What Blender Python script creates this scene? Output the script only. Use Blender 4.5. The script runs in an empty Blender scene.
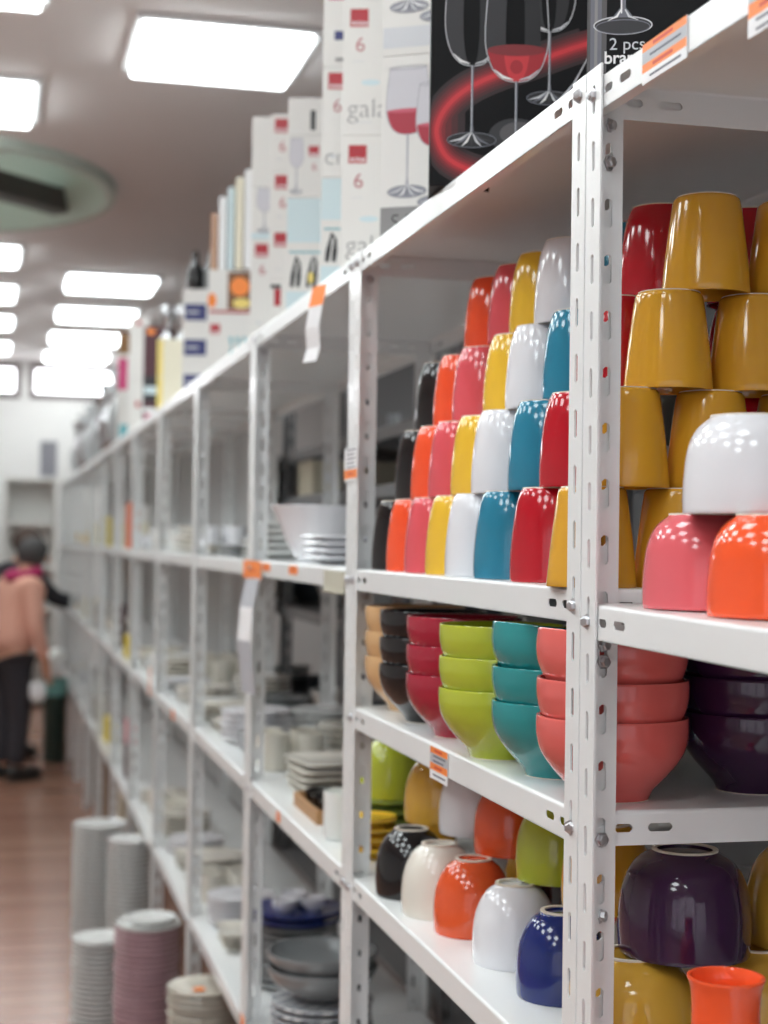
import bpy, bmesh, math, random
from mathutils import Vector, Matrix
from math import sin, cos, tan, atan, atan2, pi, radians, sqrt

random.seed(7)
SC = bpy.context.scene
COL = SC.collection

# ------------------------------------------------------------------ measurements
CAM_H = 1.55
YAW, PITCH, ROLL, FOC = 0.24, 0.0192, 0.0141, 1600.0
FX = 0.543            # front plane of the shelving row
DEP = 0.40            # shelf depth
Y0 = 1.43             # boundary between the two nearest units
Z_TOP, Z_UP, Z_BOWL, Z_MID, Z_LOW = 2.0006, 1.509, 1.2975, 1.037, 0.52
CEIL = CAM_H + 1.75

F0 = Vector((sin(YAW) * cos(PITCH), cos(YAW) * cos(PITCH), sin(PITCH)))
R0 = Vector((cos(YAW), -sin(YAW), 0))
U0 = R0.cross(F0)
RR = R0 * cos(ROLL) + U0 * sin(ROLL)
UU = U0 * cos(ROLL) - R0 * sin(ROLL)
EYE = Vector((0, 0, CAM_H))


def proj(p):
    d = Vector(p) - EYE
    w = d.dot(F0)
    return 384 + FOC * d.dot(RR) / w, 512 - FOC * d.dot(UU) / w


def ray(px, py):
    return F0 + RR * ((px - 384) / FOC) + UU * ((512 - py) / FOC)


def at_z(px, py, z):
    d = ray(px, py)
    return EYE + d * ((z - CAM_H) / d.z)


def at_x(px, py, x):
    d = ray(px, py)
    return EYE + d * (x / d.x)


def at_y(px, py, y):
    d = ray(px, py)
    return EYE + d * (y / d.y)


def tangent_y(px, z, x, r):
    """run position of a round thing whose left outline shows at column px"""
    lo, hi = 0.8, 8.0
    for _ in range(40):
        m = (lo + hi) / 2
        e = min(proj((x + r * cos(a), m + r * sin(a), z))[0] for a in [k * pi / 12 for k in range(24)])
        if e > px:
            lo = m
        else:
            hi = m
    return m


# ------------------------------------------------------------------ materials
MATS = {}


def mat(name, col, rough=0.5, metal=0.0, spec=0.5, coat=0.0, noise=0.0, nscale=30.0, emit=None, estr=0.0, bump=0.0, trans=0.0, nstretch=None):
    if name in MATS:
        return MATS[name]
    m = bpy.data.materials.new(name)
    m.use_nodes = True
    nt = m.node_tree
    b = nt.nodes['Principled BSDF']
    b.inputs['Base Color'].default_value = (*col, 1)
    b.inputs['Roughness'].default_value = rough
    b.inputs['Metallic'].default_value = metal
    b.inputs['Specular IOR Level'].default_value = spec
    b.inputs['Coat Weight'].default_value = coat
    b.inputs['Coat Roughness'].default_value = 0.04
    if trans:
        b.inputs['Transmission Weight'].default_value = trans
    if noise or bump:
        tc = nt.nodes.new('ShaderNodeTexCoord')
        nz = nt.nodes.new('ShaderNodeTexNoise')
        nz.inputs['Scale'].default_value = nscale
        nz.inputs['Detail'].default_value = 4
        src = tc.outputs['Object']
        if nstretch:
            mp = nt.nodes.new('ShaderNodeMapping')
            mp.inputs['Scale'].default_value = nstretch
            nt.links.new(src, mp.inputs['Vector'])
            src = mp.outputs['Vector']
        nt.links.new(src, nz.inputs['Vector'])
        if noise:
            mx = nt.nodes.new('ShaderNodeMix')
            mx.data_type = 'RGBA'
            mx.inputs[6].default_value = (*[c * (1 - noise) for c in col], 1)
            mx.inputs[7].default_value = (*[min(1, c * (1 + noise)) for c in col], 1)
            nt.links.new(nz.outputs['Fac'], mx.inputs[0])
            nt.links.new(mx.outputs[2], b.inputs['Base Color'])
        if bump:
            bp = nt.nodes.new('ShaderNodeBump')
            bp.inputs['Strength'].default_value = bump
            bp.inputs['Distance'].default_value = 0.002
            nt.links.new(nz.outputs['Fac'], bp.inputs['Height'])
            nt.links.new(bp.outputs['Normal'], b.inputs['Normal'])
    if emit:
        b.inputs['Emission Color'].default_value = (*emit, 1)
        b.inputs['Emission Strength'].default_value = estr
    MATS[name] = m
    return m


def srgb(r, g, b):
    f = lambda c: (c / 255 / 12.92) if c <= 10 else ((c / 255 + 0.055) / 1.055) ** 2.4
    return (f(r), f(g), f(b))


PAINT = mat('white shelf paint', (0.845, 0.86, 0.86), 0.30, coat=0.15, noise=0.02, nscale=12)
PAINT2 = mat('back sheet paint', (0.55, 0.56, 0.56), 0.5, noise=0.04, nscale=6)
STEEL = mat('zinc steel', (0.62, 0.62, 0.64), 0.3, metal=1.0, noise=0.1, nscale=200)
RING = mat('unglazed ceramic', (0.78, 0.72, 0.62), 0.7, noise=0.06, nscale=120)


def glaze(name, c, n=0.05):
    return mat(name + ' glaze', srgb(*c), 0.10, coat=0.35, noise=n, nscale=14)


G = {
    'black': glaze('black', (22, 22, 24)),
    'orange': glaze('orange', (247, 88, 48)),
    'coral pink': glaze('coral pink', (224, 88, 98)),
    'yellow': glaze('yellow', (238, 190, 58)),
    'white': glaze('white', (232, 232, 236), 0.015),
    'teal': glaze('teal', (36, 128, 158)),
    'red': glaze('red', (186, 20, 38)),
    'mustard': glaze('mustard', (222, 164, 48)),
    'lime': glaze('lime', (182, 192, 58)),
    'aqua': glaze('aqua', (38, 142, 144)),
    'crimson': glaze('crimson', (168, 32, 56)),
    'salmon': glaze('salmon', (226, 104, 98)),
    'tan': glaze('tan', (214, 172, 122)),
    'purple': glaze('purple', (58, 30, 64)),
    'cream': glaze('cream', (228, 223, 212), 0.03),
    'rust': glaze('rust', (226, 88, 44)),
    'navy': glaze('navy', (24, 44, 112)),
    'ochre': glaze('ochre', (212, 164, 62)),
    'pink': glaze('pink', (230, 104, 112)),
    'tangerine': glaze('tangerine', (252, 92, 46)),
    'grey': glaze('grey', (132, 136, 138)),
    'dark grey': glaze('dark grey', (84, 88, 92)),
    'pale white': glaze('pale white', (230, 232, 230), 0.02),
    'ivory': glaze('ivory', (220, 215, 202), 0.02),
    'rose': glaze('rose', (206, 170, 178), 0.03),
}
LIMEDARK = glaze('leaf green', (130, 150, 60))

# ------------------------------------------------------------------ object helpers


def finish(o, label=None, cat=None, group=None, kind=None):
    if label:
        o['label'] = label
    if cat:
        o['category'] = cat
    if group:
        o['group'] = group
    if kind:
        o['kind'] = kind
    return o


def link(name, me, parent=None, loc=(0, 0, 0), rot=(0, 0, 0)):
    o = bpy.data.objects.new(name, me)
    COL.objects.link(o)
    o.location = loc
    o.rotation_euler = rot
    if parent:
        o.parent = parent
    return o


def thing(name, label, cat, loc=(0, 0, 0), rotz=0.0, group=None):
    o = link(name, None, None, loc, (0, 0, rotz))
    o.empty_display_size = 0.05
    return finish(o, label, cat, group)


def to_mesh(bm, name, mats, smooth=None):
    me = bpy.data.meshes.new(name)
    bmesh.ops.recalc_face_normals(bm, faces=bm.faces)
    bm.to_mesh(me)
    bm.free()
    for m in (mats if isinstance(mats, (list, tuple)) else [mats]):
        me.materials.append(m)
    if smooth is not None:
        me.polygons.foreach_set('use_smooth', [True] * len(me.polygons))
        me.set_sharp_from_angle(angle=radians(smooth))
    me.update()
    return me


def prism(bm, pts, o, u, v, n, mi=0):
    """polygon pts (2d) in the plane o,u,v extruded along n"""
    a = [bm.verts.new(o + u * p[0] + v * p[1]) for p in pts]
    b = [bm.verts.new(o + u * p[0] + v * p[1] + n) for p in pts]
    fs = [bm.faces.new(a), bm.faces.new(b[::-1])]
    k = len(pts)
    for i in range(k):
        fs.append(bm.faces.new((a[i], b[i], b[(i + 1) % k], a[(i + 1) % k])))
    for f in fs:
        f.material_index = mi
    return fs


def box(bm, x0, x1, y0, y1, z0, z1, mi=0):
    return prism(bm, [(x0, y0), (x1, y0), (x1, y1), (x0, y1)], Vector((0, 0, z0)), Vector((1, 0, 0)), Vector((0, 1, 0)), Vector((0, 0, z1 - z0)), mi)


def bevel_box(bm, x0, x1, y0, y1, z0, z1, b, seg=2, mi=0):
    fs = box(bm, x0, x1, y0, y1, z0, z1, mi)
    es = list({e for f in fs for e in f.edges})
    bmesh.ops.bevel(bm, geom=es, offset=b, segments=seg, affect='EDGES', profile=0.5)


def plate(bm, o, u, v, n, L, H, holes):
    """flat plate with oblong holes; holes sorted along u: (u0,u1,v0,v1)"""
    cur = 0.0
    for (a, b, c, d) in sorted(holes):
        if a > cur:
            prism(bm, [(cur, 0), (a, 0), (a, H), (cur, H)], o, u, v, n)
        prism(bm, [(a, 0), (b, 0), (b, c), (a, c)], o, u, v, n)
        prism(bm, [(a, d), (b, d), (b, H), (a, H)], o, u, v, n)
        k = min(b - a, d - c) * 0.33
        for p in ([(a, c), (a + k, c), (a, c + k)], [(b, c), (b, c + k), (b - k, c)], [(b, d), (b - k, d), (b, d - k)], [(a, d), (a, d - k), (a + k, d)]):
            prism(bm, p, o, u, v, n)
        cur = b
    if cur < L:
        prism(bm, [(cur, 0), (L, 0), (L, H), (cur, H)], o, u, v, n)


def lathe(bm, prof, seg=40, c=(0, 0, 0), mi=0):
    """closed profile of (r,z); r=0 ends become poles"""
    rings = []
    for r, z in prof:
        if r < 1e-6:
            rings.append([bm.verts.new((c[0], c[1], c[2] + z))])
        else:
            rings.append([bm.verts.new((c[0] + r * cos(2 * pi * k / seg), c[1] + r * sin(2 * pi * k / seg), c[2] + z)) for k in range(seg)])
    for a, b in zip(rings, rings[1:]):
        for k in range(seg):
            k2 = (k + 1) % seg
            if len(a) == 1 and len(b) == 1:
                continue
            if len(a) == 1:
                f = bm.faces.new((a[0], b[k], b[k2]))
            elif len(b) == 1:
                f = bm.faces.new((a[k], b[0], a[k2]))
            else:
                f = bm.faces.new((a[k], b[k], b[k2], a[k2]))
            f.material_index = mi


def smooth_prof(pts, n=4):
    """catmull-rom through (r,z) points"""
    out = []
    P = [pts[0]] + list(pts) + [pts[-1]]
    for i in range(1, len(P) - 2):
        for k in range(n):
            t = k / n
            q = []
            for d in (0, 1):
                a, b, c, e = P[i - 1][d], P[i][d], P[i + 1][d], P[i + 2][d]
                q.append(0.5 * (2 * b + (c - a) * t + (2 * a - 5 * b + 4 * c - e) * t * t + (3 * b - a - 3 * c + e) * t ** 3))
            out.append(tuple(q))
    out.append(pts[-1])
    return out


def vessel_profile(outer, wall, floor):
    """outer: (r,z) from foot up to rim; returns a closed cup profile"""
    H = outer[-1][1]
    o = smooth_prof(outer)
    inn = [(max(0.001, r - wall), z) for r, z in o if z > floor + 0.001 and r - wall > 0.004]
    rim = [(o[-1][0] - wall * 0.15, H + wall * 0.3), (o[-1][0] - wall * 0.85, H + wall * 0.3)]
    r_in = inn[0][0]
    return [(0, 0.003), (o[0][0] - 0.004, 0.003)] + [(o[0][0] - 0.004, 0.0)] + o + rim + inn[::-1] + [(r_in * 0.6, floor), (0, floor)]


MESH = {}


def vessel_mesh(key, outer, wall, floor, m, inverted, seg=44):
    k = ('v', key, m.name, inverted)
    if k in MESH:
        return MESH[k]
    pr = vessel_profile(outer, wall, floor)
    H = max(z for r, z in pr)
    if inverted:
        pr = [(r, H - z) for r, z in pr]
    bm = bmesh.new()
    lathe(bm, pr, seg)
    MESH[k] = to_mesh(bm, key, m, 50)
    fr = outer[0][0]
    rb = bmesh.new()
    z0, z1 = (H - 0.0012, H + 0.0006) if inverted else (0.0, 0.0010)
    lathe(rb, [(fr - 0.0042, z0), (fr - 0.0042, z1), (fr + 0.0004, z1), (fr + 0.0006, z0), (fr - 0.0042, z0)], seg)
    MESH[k + ('ring',)] = to_mesh(rb, key + '_foot_ring', RING, 50)
    return MESH[k]


def vessel(name, key, outer, wall, floor, m, inverted, loc, label, cat, group=None, ring=True, rz=0.0):
    me = vessel_mesh(key, outer, wall, floor, m, inverted)
    o = link(name, me, None, loc, (0, 0, rz))
    finish(o, label, cat, group)
    if ring:
        r = link('foot_ring', MESH[('v', key, m.name, inverted, 'ring')], o)
        r['label'] = 'pale unglazed foot ring'
    return o


# ------------------------------------------------------------------ shelving
PW, PT = 0.036, 0.002     # post flange width, thickness
LIP = 0.033
PITCH_Z = 0.0535


def post_mesh(sx, sy, phase=0.0):
    """slotted angle post, corner at the origin, flanges along sx*X and sy*Y"""
    k = ('post', sx, sy, phase)
    if k in MESH:
        return MESH[k]
    bm = bmesh.new()
    H = Z_TOP - 0.0005
    up = Vector((0, 0, 1))
    sl = []
    z = 0.03 + phase
    while z < H - 0.04:
        sl.append((z, z + 0.028))
        z += PITCH_Z
    plate(bm, Vector((0, 0, 0)), up, Vector((0, sy, 0)), Vector((sx * PT, 0, 0)), H, PW, [(a, b, 0.0145, 0.0215) for a, b in sl])
    plate(bm, Vector((sx * PT, 0, 0)), up, Vector((sx, 0, 0)), Vector((0, sy * PT, 0)), H, PW - 0.0015, [(a + 0.004, b + 0.004, 0.0165, 0.0240) for a, b in sl])
    MESH[k] = to_mesh(bm, 'post', PAINT)
    return MESH[k]


def shelf_mesh(shear=(0.0, 0.0)):
    """pan shelf, 0..DEP in x, 0..1 in y, top face at z=0"""
    k = ('shelf', shear)
    if k in MESH:
        return MESH[k]
    bm = bmesh.new()
    x0, x1, y0, y1 = 0.0022, DEP - 0.0022, 0.0022, 0.9978
    rb, th = 0.004, 0.0012
    X, Y, Z = Vector((1, 0, 0)), Vector((0, 1, 0)), Vector((0, 0, 1))
    box(bm, x0 + rb, x1 - rb, y0 + rb, y1 - rb, -th, 0)
    hs = [(0.036, 0.054, 0.0125, 0.0205), (0.070, 0.095, 0.0125, 0.0205)]
    hl = hs + [(1 - 2 * y0 - b, 1 - 2 * y0 - a, c, d) for a, b, c, d in hs]
    L = y1 - y0
    zb = Vector((0, 0, -LIP))
    plate(bm, Vector((x0, y0, -LIP)), Y, Z, X * th, L, LIP - rb, hl)
    plate(bm, Vector((x1 - th, y0, -LIP)), Y, Z, X * th, L, LIP - rb, hl)
    D = x1 - x0
    hd = hs + [(D - b, D - a, c, d) for a, b, c, d in hs]
    plate(bm, Vector((x0, y0, -LIP)), X, Z, Y * th, D, LIP - rb, hd)
    plate(bm, Vector((x0, y1 - th, -LIP)), X, Z, Y * th, D, LIP - rb, hd)
    # rounded folds
    arc = [(rb - rb * cos(t), -rb + rb * sin(t)) for t in [pi / 2 * i / 4 for i in range(5)]]
    arc += [(rb - (rb - th) * cos(t), -rb + (rb - th) * sin(t)) for t in [pi / 2 * i / 4 for i in range(4, -1, -1)]]
    prism(bm, arc, Vector((x0, y0 + rb, 0)), X, Z, Y * (L - 2 * rb))
    prism(bm, arc, Vector((x1, y0 + rb, 0)), -X, Z, Y * (L - 2 * rb))
    prism(bm, arc, Vector((x0 + rb, y0, 0)), Y, Z, X * (D - 2 * rb))
    prism(bm, arc, Vector((x0 + rb, y1, 0)), -Y, Z, X * (D - 2 * rb))
    # inward returns under the lips
    box(bm, x0, x0 + 0.012, y0, y1, -LIP, -LIP + th)
    box(bm, x1 - 0.012, x1, y0, y1, -LIP, -LIP + th)
    for v in bm.verts:
        d = 1.0 - v.co.y
        v.co.z -= d * shear[1]
        v.co.x += d * shear[0]
    MESH[k] = to_mesh(bm, 'shelf', PAINT)
    return MESH[k]


def bolt_mesh():
    if 'bolt' in MESH:
        return MESH['bolt']
    bm = bmesh.new()
    lathe(bm, [(0, 0), (0.0075, 0), (0.0075, 0.0012), (0.0052, 0.0014), (0.0052, 0.0052), (0.0040, 0.0060), (0, 0.0062)], 6)
    lathe(bm, [(0, -0.001), (0.003, -0.001), (0.003, 0.0), (0, 0.0)], 10)
    MESH['bolt'] = to_mesh(bm, 'bolt', STEEL)
    return MESH['bolt']


def back_mesh():
    if 'back' in MESH:
        return MESH['back']
    bm = bmesh.new()
    box(bm, DEP + 0.0015, DEP + 0.0035, 0.004, 0.996, 0.3, Z_TOP - 0.02)
    for k in range(1, 8):
        box(bm, DEP - 0.0005, DEP + 0.0015, 0.125 * k - 0.004, 0.125 * k + 0.004, 0.3, Z_TOP - 0.02)
    MESH['back'] = to_mesh(bm, 'back_panel', PAINT2)
    return MESH['back']


SHADEP = mat('shade-darkened shelf paint', (0.30, 0.31, 0.32), 0.45, noise=0.05, nscale=10)  # darker copy of the shelf paint; the backdrop's shade is put into the colour


def shelving(loc, rotz, levels, label, group, bolts=False, back=False, shear=(0.0, 0.0), phase=0.0, slopes=None, paint=None):
    t = thing('shelving_unit', label, 'shelving', loc, rotz, group)
    posts = {}
    for sx, x in ((1, 0.0), (-1, DEP)):
        for sy, y in ((1, 0.0015), (-1, 0.9985)):
            dx = (1 - y) * shear[0]
            o = link('post', post_mesh(sx, sy, phase), t, (x + dx, y, 0))
            if sx == 1:
                posts[sy] = o
    for k, z in enumerate(levels):
        link('shelf', shelf_mesh((shear[0], slopes[k] if slopes else 0.0)), t, (0, 0, z))
    if back:
        link('back_panel', back_mesh(), t)
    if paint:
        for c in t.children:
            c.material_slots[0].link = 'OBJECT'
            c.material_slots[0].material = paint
    if bolts:
        for k, z in enumerate(levels):
            dz = slopes[k] if slopes else 0.0
            # bolt heads on the front flanges and on the side flanges, each held by its post
            link('bolt', bolt_mesh(), posts[1], (0, 0.0170, z - 0.017 - dz), (0, -pi / 2, random.random()))
            link('bolt', bolt_mesh(), posts[-1], (0, -0.0170, z - 0.017), (0, -pi / 2, random.random()))
            link('bolt', bolt_mesh(), posts[-1], (0.0225, -0.0020, z - 0.040), (pi / 2, 0, random.random()))
        if slopes:
            for zz in (Z_TOP - 0.085, 1.20, 1.272, 1.44):
                link('bolt', bolt_mesh(), posts[-1], (0.0225, -0.0020, zz), (pi / 2, 0, random.random()))
    return t


SH0 = (0.030, 0.015)
SLOPE0 = [0.0, 0.015, 0.015, 0.0]
LEV0 = [Z_TOP - 0.0095, 1.4958, 1.049, Z_LOW]


def z_shelf0(y, lev):
    return lev - (Y0 - y) * SH0[1]


names = {
    0: 'white slotted shelving unit nearest the viewer, holding pink and orange bowls',
    1: 'white slotted shelving unit full of colourful mugs and bowls',
    2: 'white shelving unit next after the one with colourful mugs, big white bowl inside',
    3: 'second white shelving unit beyond the colourful mugs, cream plates on its shelves',
    4: 'third white shelving unit beyond the colourful mugs, behind the rose plate stack',
    5: 'fourth white shelving unit beyond the colourful mugs, orange tag on its middle shelf',
    6: 'white shelving unit in the blurred distance with orange and cream boxes',
    7: 'far white shelving unit right after the one with orange boxes',
    8: 'far white shelving unit second after the one with orange boxes',
    9: 'far white shelving unit fourth from the far end of the row',
    10: 'far white shelving unit third from the far end of the row',
    11: 'far white shelving unit last but one of the row',
    12: 'white shelving unit at the far end of the row, near the shoppers',
}
for i in range(13):
    lv = [Z_TOP, Z_UP, Z_MID, Z_LOW]
    if i == 1:
        lv = [Z_TOP, Z_UP, Z_BOWL, Z_MID, Z_LOW]
    if i == 0:
        lv = LEV0
    shelving((FX, Y0 + (i - 1), 0), 0, lv, names[i], 'shelving units along the aisle', bolts=(i < 3), back=(i >= 5), shear=SH0 if i == 0 else (0.0, 0.0), phase=0.018 if i == 1 else 0.0, slopes=SLOPE0 if i == 0 else None)

rear_txt = ['behind the colourful mugs', 'seen through the bay with the big white bowl', 'seen through the bay of cream plates', 'behind the third bay beyond the mugs', 'behind the fourth bay beyond the mugs']
for i in range(1, 6):
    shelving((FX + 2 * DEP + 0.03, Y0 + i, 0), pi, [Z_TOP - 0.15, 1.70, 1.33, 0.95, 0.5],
             'back-to-back shade-darkened shelving unit ' + rear_txt[i - 1], 'shelving units of the next aisle', paint=SHADEP)

# ------------------------------------------------------------------ profiles (r, z)
BARREL = [(0.0320, 0), (0.0340, 0.0028), (0.0366, 0.0095), (0.0400, 0.023), (0.0430, 0.044), (0.0450, 0.066), (0.0459, 0.086), (0.0456, 0.1022)]
CONE = [(0.0308, 0), (0.0322, 0.0015), (0.0345, 0.006), (0.0385, 0.035), (0.0420, 0.065), (0.0450, 0.0975)]
ROUND = [(0.0245, 0), (0.026, 0.003), (0.0350, 0.010), (0.0430, 0.022), (0.0490, 0.038), (0.0518, 0.056), (0.0525, 0.076), (0.0512, 0.095)]
BIGR = [(0.0330, 0), (0.035, 0.003), (0.0480, 0.011), (0.0580, 0.024), (0.0640, 0.042), (0.0668, 0.062), (0.0672, 0.082), (0.0660, 0.102)]
FLATD = [(0.0330, 0), (0.0345, 0.002), (0.0430, 0.009), (0.0495, 0.019), (0.0535, 0.033), (0.0555, 0.050), (0.0565, 0.068), (0.0562, 0.083)]
FLARE = [(0.0375, 0), (0.0390, 0.004), (0.0425, 0.010), (0.0500, 0.018), (0.0625, 0.032), (0.0720, 0.047), (0.0757, 0.061), (0.0765, 0.072), (0.0762, 0.081)]
CUP = [(0.0255, 0), (0.0275, 0.004), (0.0285, 0.014), (0.0283, 0.034), (0.0295, 0.050), (0.0325, 0.060)]

TIER = ['bottom tier', 'second tier', 'third tier', 'top tier']

# ------------------------------------------------------------------ the wall of barrel mugs
T = [
    [('black', 372), ('orange', 386), ('coral pink', 404), ('yellow', 425), ('white', 444.6), ('teal', 473), ('red', 509.5)],
    [('black', 394.6), ('orange', 410.6), ('coral pink', 428), ('yellow', 450.5), ('white', 471), ('teal', 507.5), ('red', 539)],
    [('black', 415), ('orange', 433), ('coral pink', 452), ('yellow', 483), ('white', 505), ('teal', 542), ('red', 573)],
    [('orange', 464), ('coral pink', 488), ('yellow', 509), ('white', 534)],
]
HB = 0.1035
for t, row in enumerate(T):
    ylast = None
    for c, px in row[::-1]:
        z = Z_UP + t * HB
        x = FX + 0.057 + (0, 0.025, 0.058, 0.086)[t]
        y = tangent_y(px, z + 0.02, x, 0.0458)
        if ylast is not None:
            y = max(y, ylast + 0.0922)
        ylast = y
        vessel('mug', 'barrel_mug', BARREL, 0.004, 0.006, G[c], True, (x, y, z + 0.0002),
               f'{c} barrel-shaped mug upside down in the mug wall, {TIER[t]}', 'mug', 'barrel mugs stacked upside down')
for c, x, y in (('teal', 0.708, 1.745), ('red', 0.712, 1.640)):
    vessel('mug', 'barrel_mug', BARREL, 0.004, 0.006, G[c], True, (x, y, Z_UP + 3 * HB + 0.0002),
           f'{c} barrel-shaped mug upside down in the mug wall, top tier beside the post', 'mug', 'barrel mugs stacked upside down')
for t in range(4):
    vessel('mug', 'barrel_mug', BARREL, 0.004, 0.006, G['red'], True, (0.812, 1.63, Z_UP + t * HB + 0.0002),
           f'dark red mug behind the mustard tapered mugs, {TIER[t]} of the back column', 'mug', 'barrel mugs stacked upside down')

# tapered mustard mugs at the near end
HC = 0.0988
CM = [[(0.588, 'behind the post'), (0.680, 'first right of the post'), (0.772, 'second right of the post'), (0.864, 'deepest')],
      [(0.622, 'touching the post'), (0.714, 'right of the post'), (0.806, 'deepest')],
      [(0.668, 'left one'), (0.760, 'right one'), (0.852, 'deepest')],
      [(0.708, 'left one'), (0.802, 'right one')]]
for t, row in enumerate(CM):
    for x, w in row:
        vessel('mug', 'tapered_mug', CONE, 0.004, 0.006, G['mustard'], True, (x - 0.0085, 1.497, Z_UP + t * HC + 0.0002),
               f'mustard tapered mug upside down, {TIER[t]} of the yellow pyramid, {w}', 'mug', 'tapered mugs stacked upside down')

# ------------------------------------------------------------------ nested bowls on the bowl shelf
def nested(colour, m, x, y, n=3, off=0.0375, where='', tilt=0.0):
    for k in range(n):
        pos = ['bottom', 'middle', 'top'][k] if n == 3 else str(k)
        o = vessel('bowl', 'flared_bowl', FLARE, 0.0042, 0.008, m, False, (x, y, Z_BOWL + 0.0002 + k * off),
               f'{colour} bowl, {pos} one of the three nested {where}', 'bowl', 'nested bowls in stacks of three', ring=(k == 0))
        if k == 2:
            o.rotation_euler = (radians(-1.5) if tilt else 0, radians(tilt), 0)
            o.location.z += 0.004 if tilt else 0
            o.location.x -= 0.078 * sin(radians(tilt))
            o.location.y -= 0.078 * sin(radians(1.5)) if tilt else 0


for colour, g, x, y, wh, tilt in (
        ('tan', 'tan', 0.625, 2.345, 'beside the far post', 0.0),
        ('black', 'black', 0.611, 2.192, 'between tan and crimson stacks', 0.0),
        ('crimson', 'crimson', 0.6055, 2.020, 'between black and lime stacks', 0.0),
        ('lime green', 'lime', 0.5935, 1.819, 'in the middle of the shelf', 0.0),
        ('aqua teal', 'aqua', 0.610, 1.664, 'beside the lime stack', 6.0),
        ('salmon pink', 'salmon', 0.608, 1.509, 'behind the near post', 7.5),
        ('dark purple', 'purple', 0.776, 1.535, 'right of the near post', 0.0)):
    nested(colour, G[g], x, y, where=wh, tilt=tilt)

# ------------------------------------------------------------------ round cups on the middle shelf
for c, x, px, w in (('black', 0.604, 375, 'nearest the far post'), ('cream', 0.612, 401, 'between black and rust orange ones'),
                    ('rust', 0.628, 433, 'between two whitish ones'), ('white', 0.634, 472, 'between rust orange and navy ones'), ('navy', 0.640, 515.5, 'beside the near post')):
    y = tangent_y(px, Z_MID + 0.03, x, 0.0525)
    nm = {'rust': 'rust orange', 'navy': 'navy blue'}.get(c, c)
    vessel('cup', 'round_cup', ROUND, 0.0042, 0.007, G[c], True, (x, y, Z_MID + 0.0002),
           f'{nm} round cup upside down in the front lower row, {w}', 'cup', 'round cups stacked upside down')
UPZ = Z_MID + 0.0965
for c, x, px, w in (('ochre', 0.660, 404, 'farthest of the upper row'), ('white', 0.685, 438.5, 'between ochre and rust orange ones'), ('rust', 0.692, 473.5, 'between white and lime ones'),
                    ('lime', 0.694, 515.5, 'near the post'), ('mustard', 0.696, 561, 'half hidden by the post')):
    y = tangent_y(px, UPZ + 0.03, x, 0.0525)
    nm = {'rust': 'rust orange', 'lime': 'lime green'}.get(c, c)
    vessel('cup', 'round_cup', ROUND, 0.0042, 0.007, G[c], True, (x, y, UPZ),
           f'{nm} round cup upside down in the upper row, {w}', 'cup', 'round cups stacked upside down')
for k, (c, y) in enumerate((('white', 2.30), ('mustard', 2.16), ('black', 2.03), ('rust', 1.89), ('cream', 1.76))):
    vessel('cup', 'round_cup', ROUND, 0.0042, 0.007, G[c], True, (0.765, y, Z_MID + 0.0002),
           f'{c} round cup upside down in the back lower row of the cup shelf', 'cup', 'round cups stacked upside down')
# larger bowls at the near end
for c, x, y, k, lab in (('ochre', 0.632, 1.512, 0, 'large ochre bowl upside down beside the near post under the purple bowl'),
                        ('ochre', 0.774, 1.520, 0, 'large ochre bowl upside down right of the post in the bottom row'),
                        ('purple', 0.688, 1.508, 1, 'large dark purple bowl upside down on ochre bowls'),
                        ('ochre', 0.836, 1.520, 1, 'large ochre bowl right of the upside-down purple bowl')):
    vessel('bowl', 'large_bowl', BIGR, 0.005, 0.008, G[c], True, (x, y, Z_MID + 0.0002 + k * 0.1037), lab, 'bowl', 'large bowls stacked upside down')

# ------------------------------------------------------------------ nearest unit: bowls and orange cups
for c, x, y, up, lab in (('pink', 0.622, 1.325, 0, 'pink rounded bowl upside down on the near shelf edge beside the post'),
                         ('tangerine', 0.629, 1.206, 0, 'bright orange rounded bowl upside down on the near shelf edge'),
                         ('white', 0.630, 1.258, 1, 'white rounded bowl upside down on the pink and orange bowls'),
                         ('white', 0.745, 1.275, 0, 'white rounded bowl upside down behind the pink and orange bowls')):
    vessel('bowl', 'rounded_bowl', FLATD, 0.0045, 0.007, G[c], True, (x, y, z_shelf0(y, LEV0[1]) + 0.0008 + up * 0.0845), lab, 'bowl', 'rounded bowls stacked upside down')
p = at_y(726, 985, 1.235)
zb = z_shelf0(p.y, LEV0[2])
vessel('bowl', 'rounded_bowl', FLATD, 0.0045, 0.007, G['tangerine'], True, (p.x - 0.004, p.y + 0.006, zb + 0.0008), 'orange rounded bowl upside down under the small orange cup', 'bowl', 'rounded bowls stacked upside down')
vessel('cup', 'espresso_cup', CUP, 0.003, 0.006, G['tangerine'], False, (p.x, p.y, zb + 0.0855), 'small bright orange cup standing upright in the lower right corner', 'cup')

# ------------------------------------------------------------------ generic crockery
PLATE = [(0, 0.006), (0.052, 0.006), (0.054, 0), (0.060, 0), (0.062, 0.005), (0.078, 0.0085), (0.1000, 0.0130), (0.1012, 0.0152), (0.1012, 0.0180), (0.0995, 0.0195), (0.080, 0.0160), (0.064, 0.0145), (0.050, 0.0155), (0, 0.0155)]


def round_plate_mesh(r, m, key='round'):
    k = ('plate', round(r, 3), m.name, key)
    if k not in MESH:
        bm = bmesh.new()
        s = r / 0.1012
        lathe(bm, [(a * s, b) for a, b in PLATE], 36)
        MESH[k] = to_mesh(bm, 'plate', m, 40)
    return MESH[k]


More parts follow.
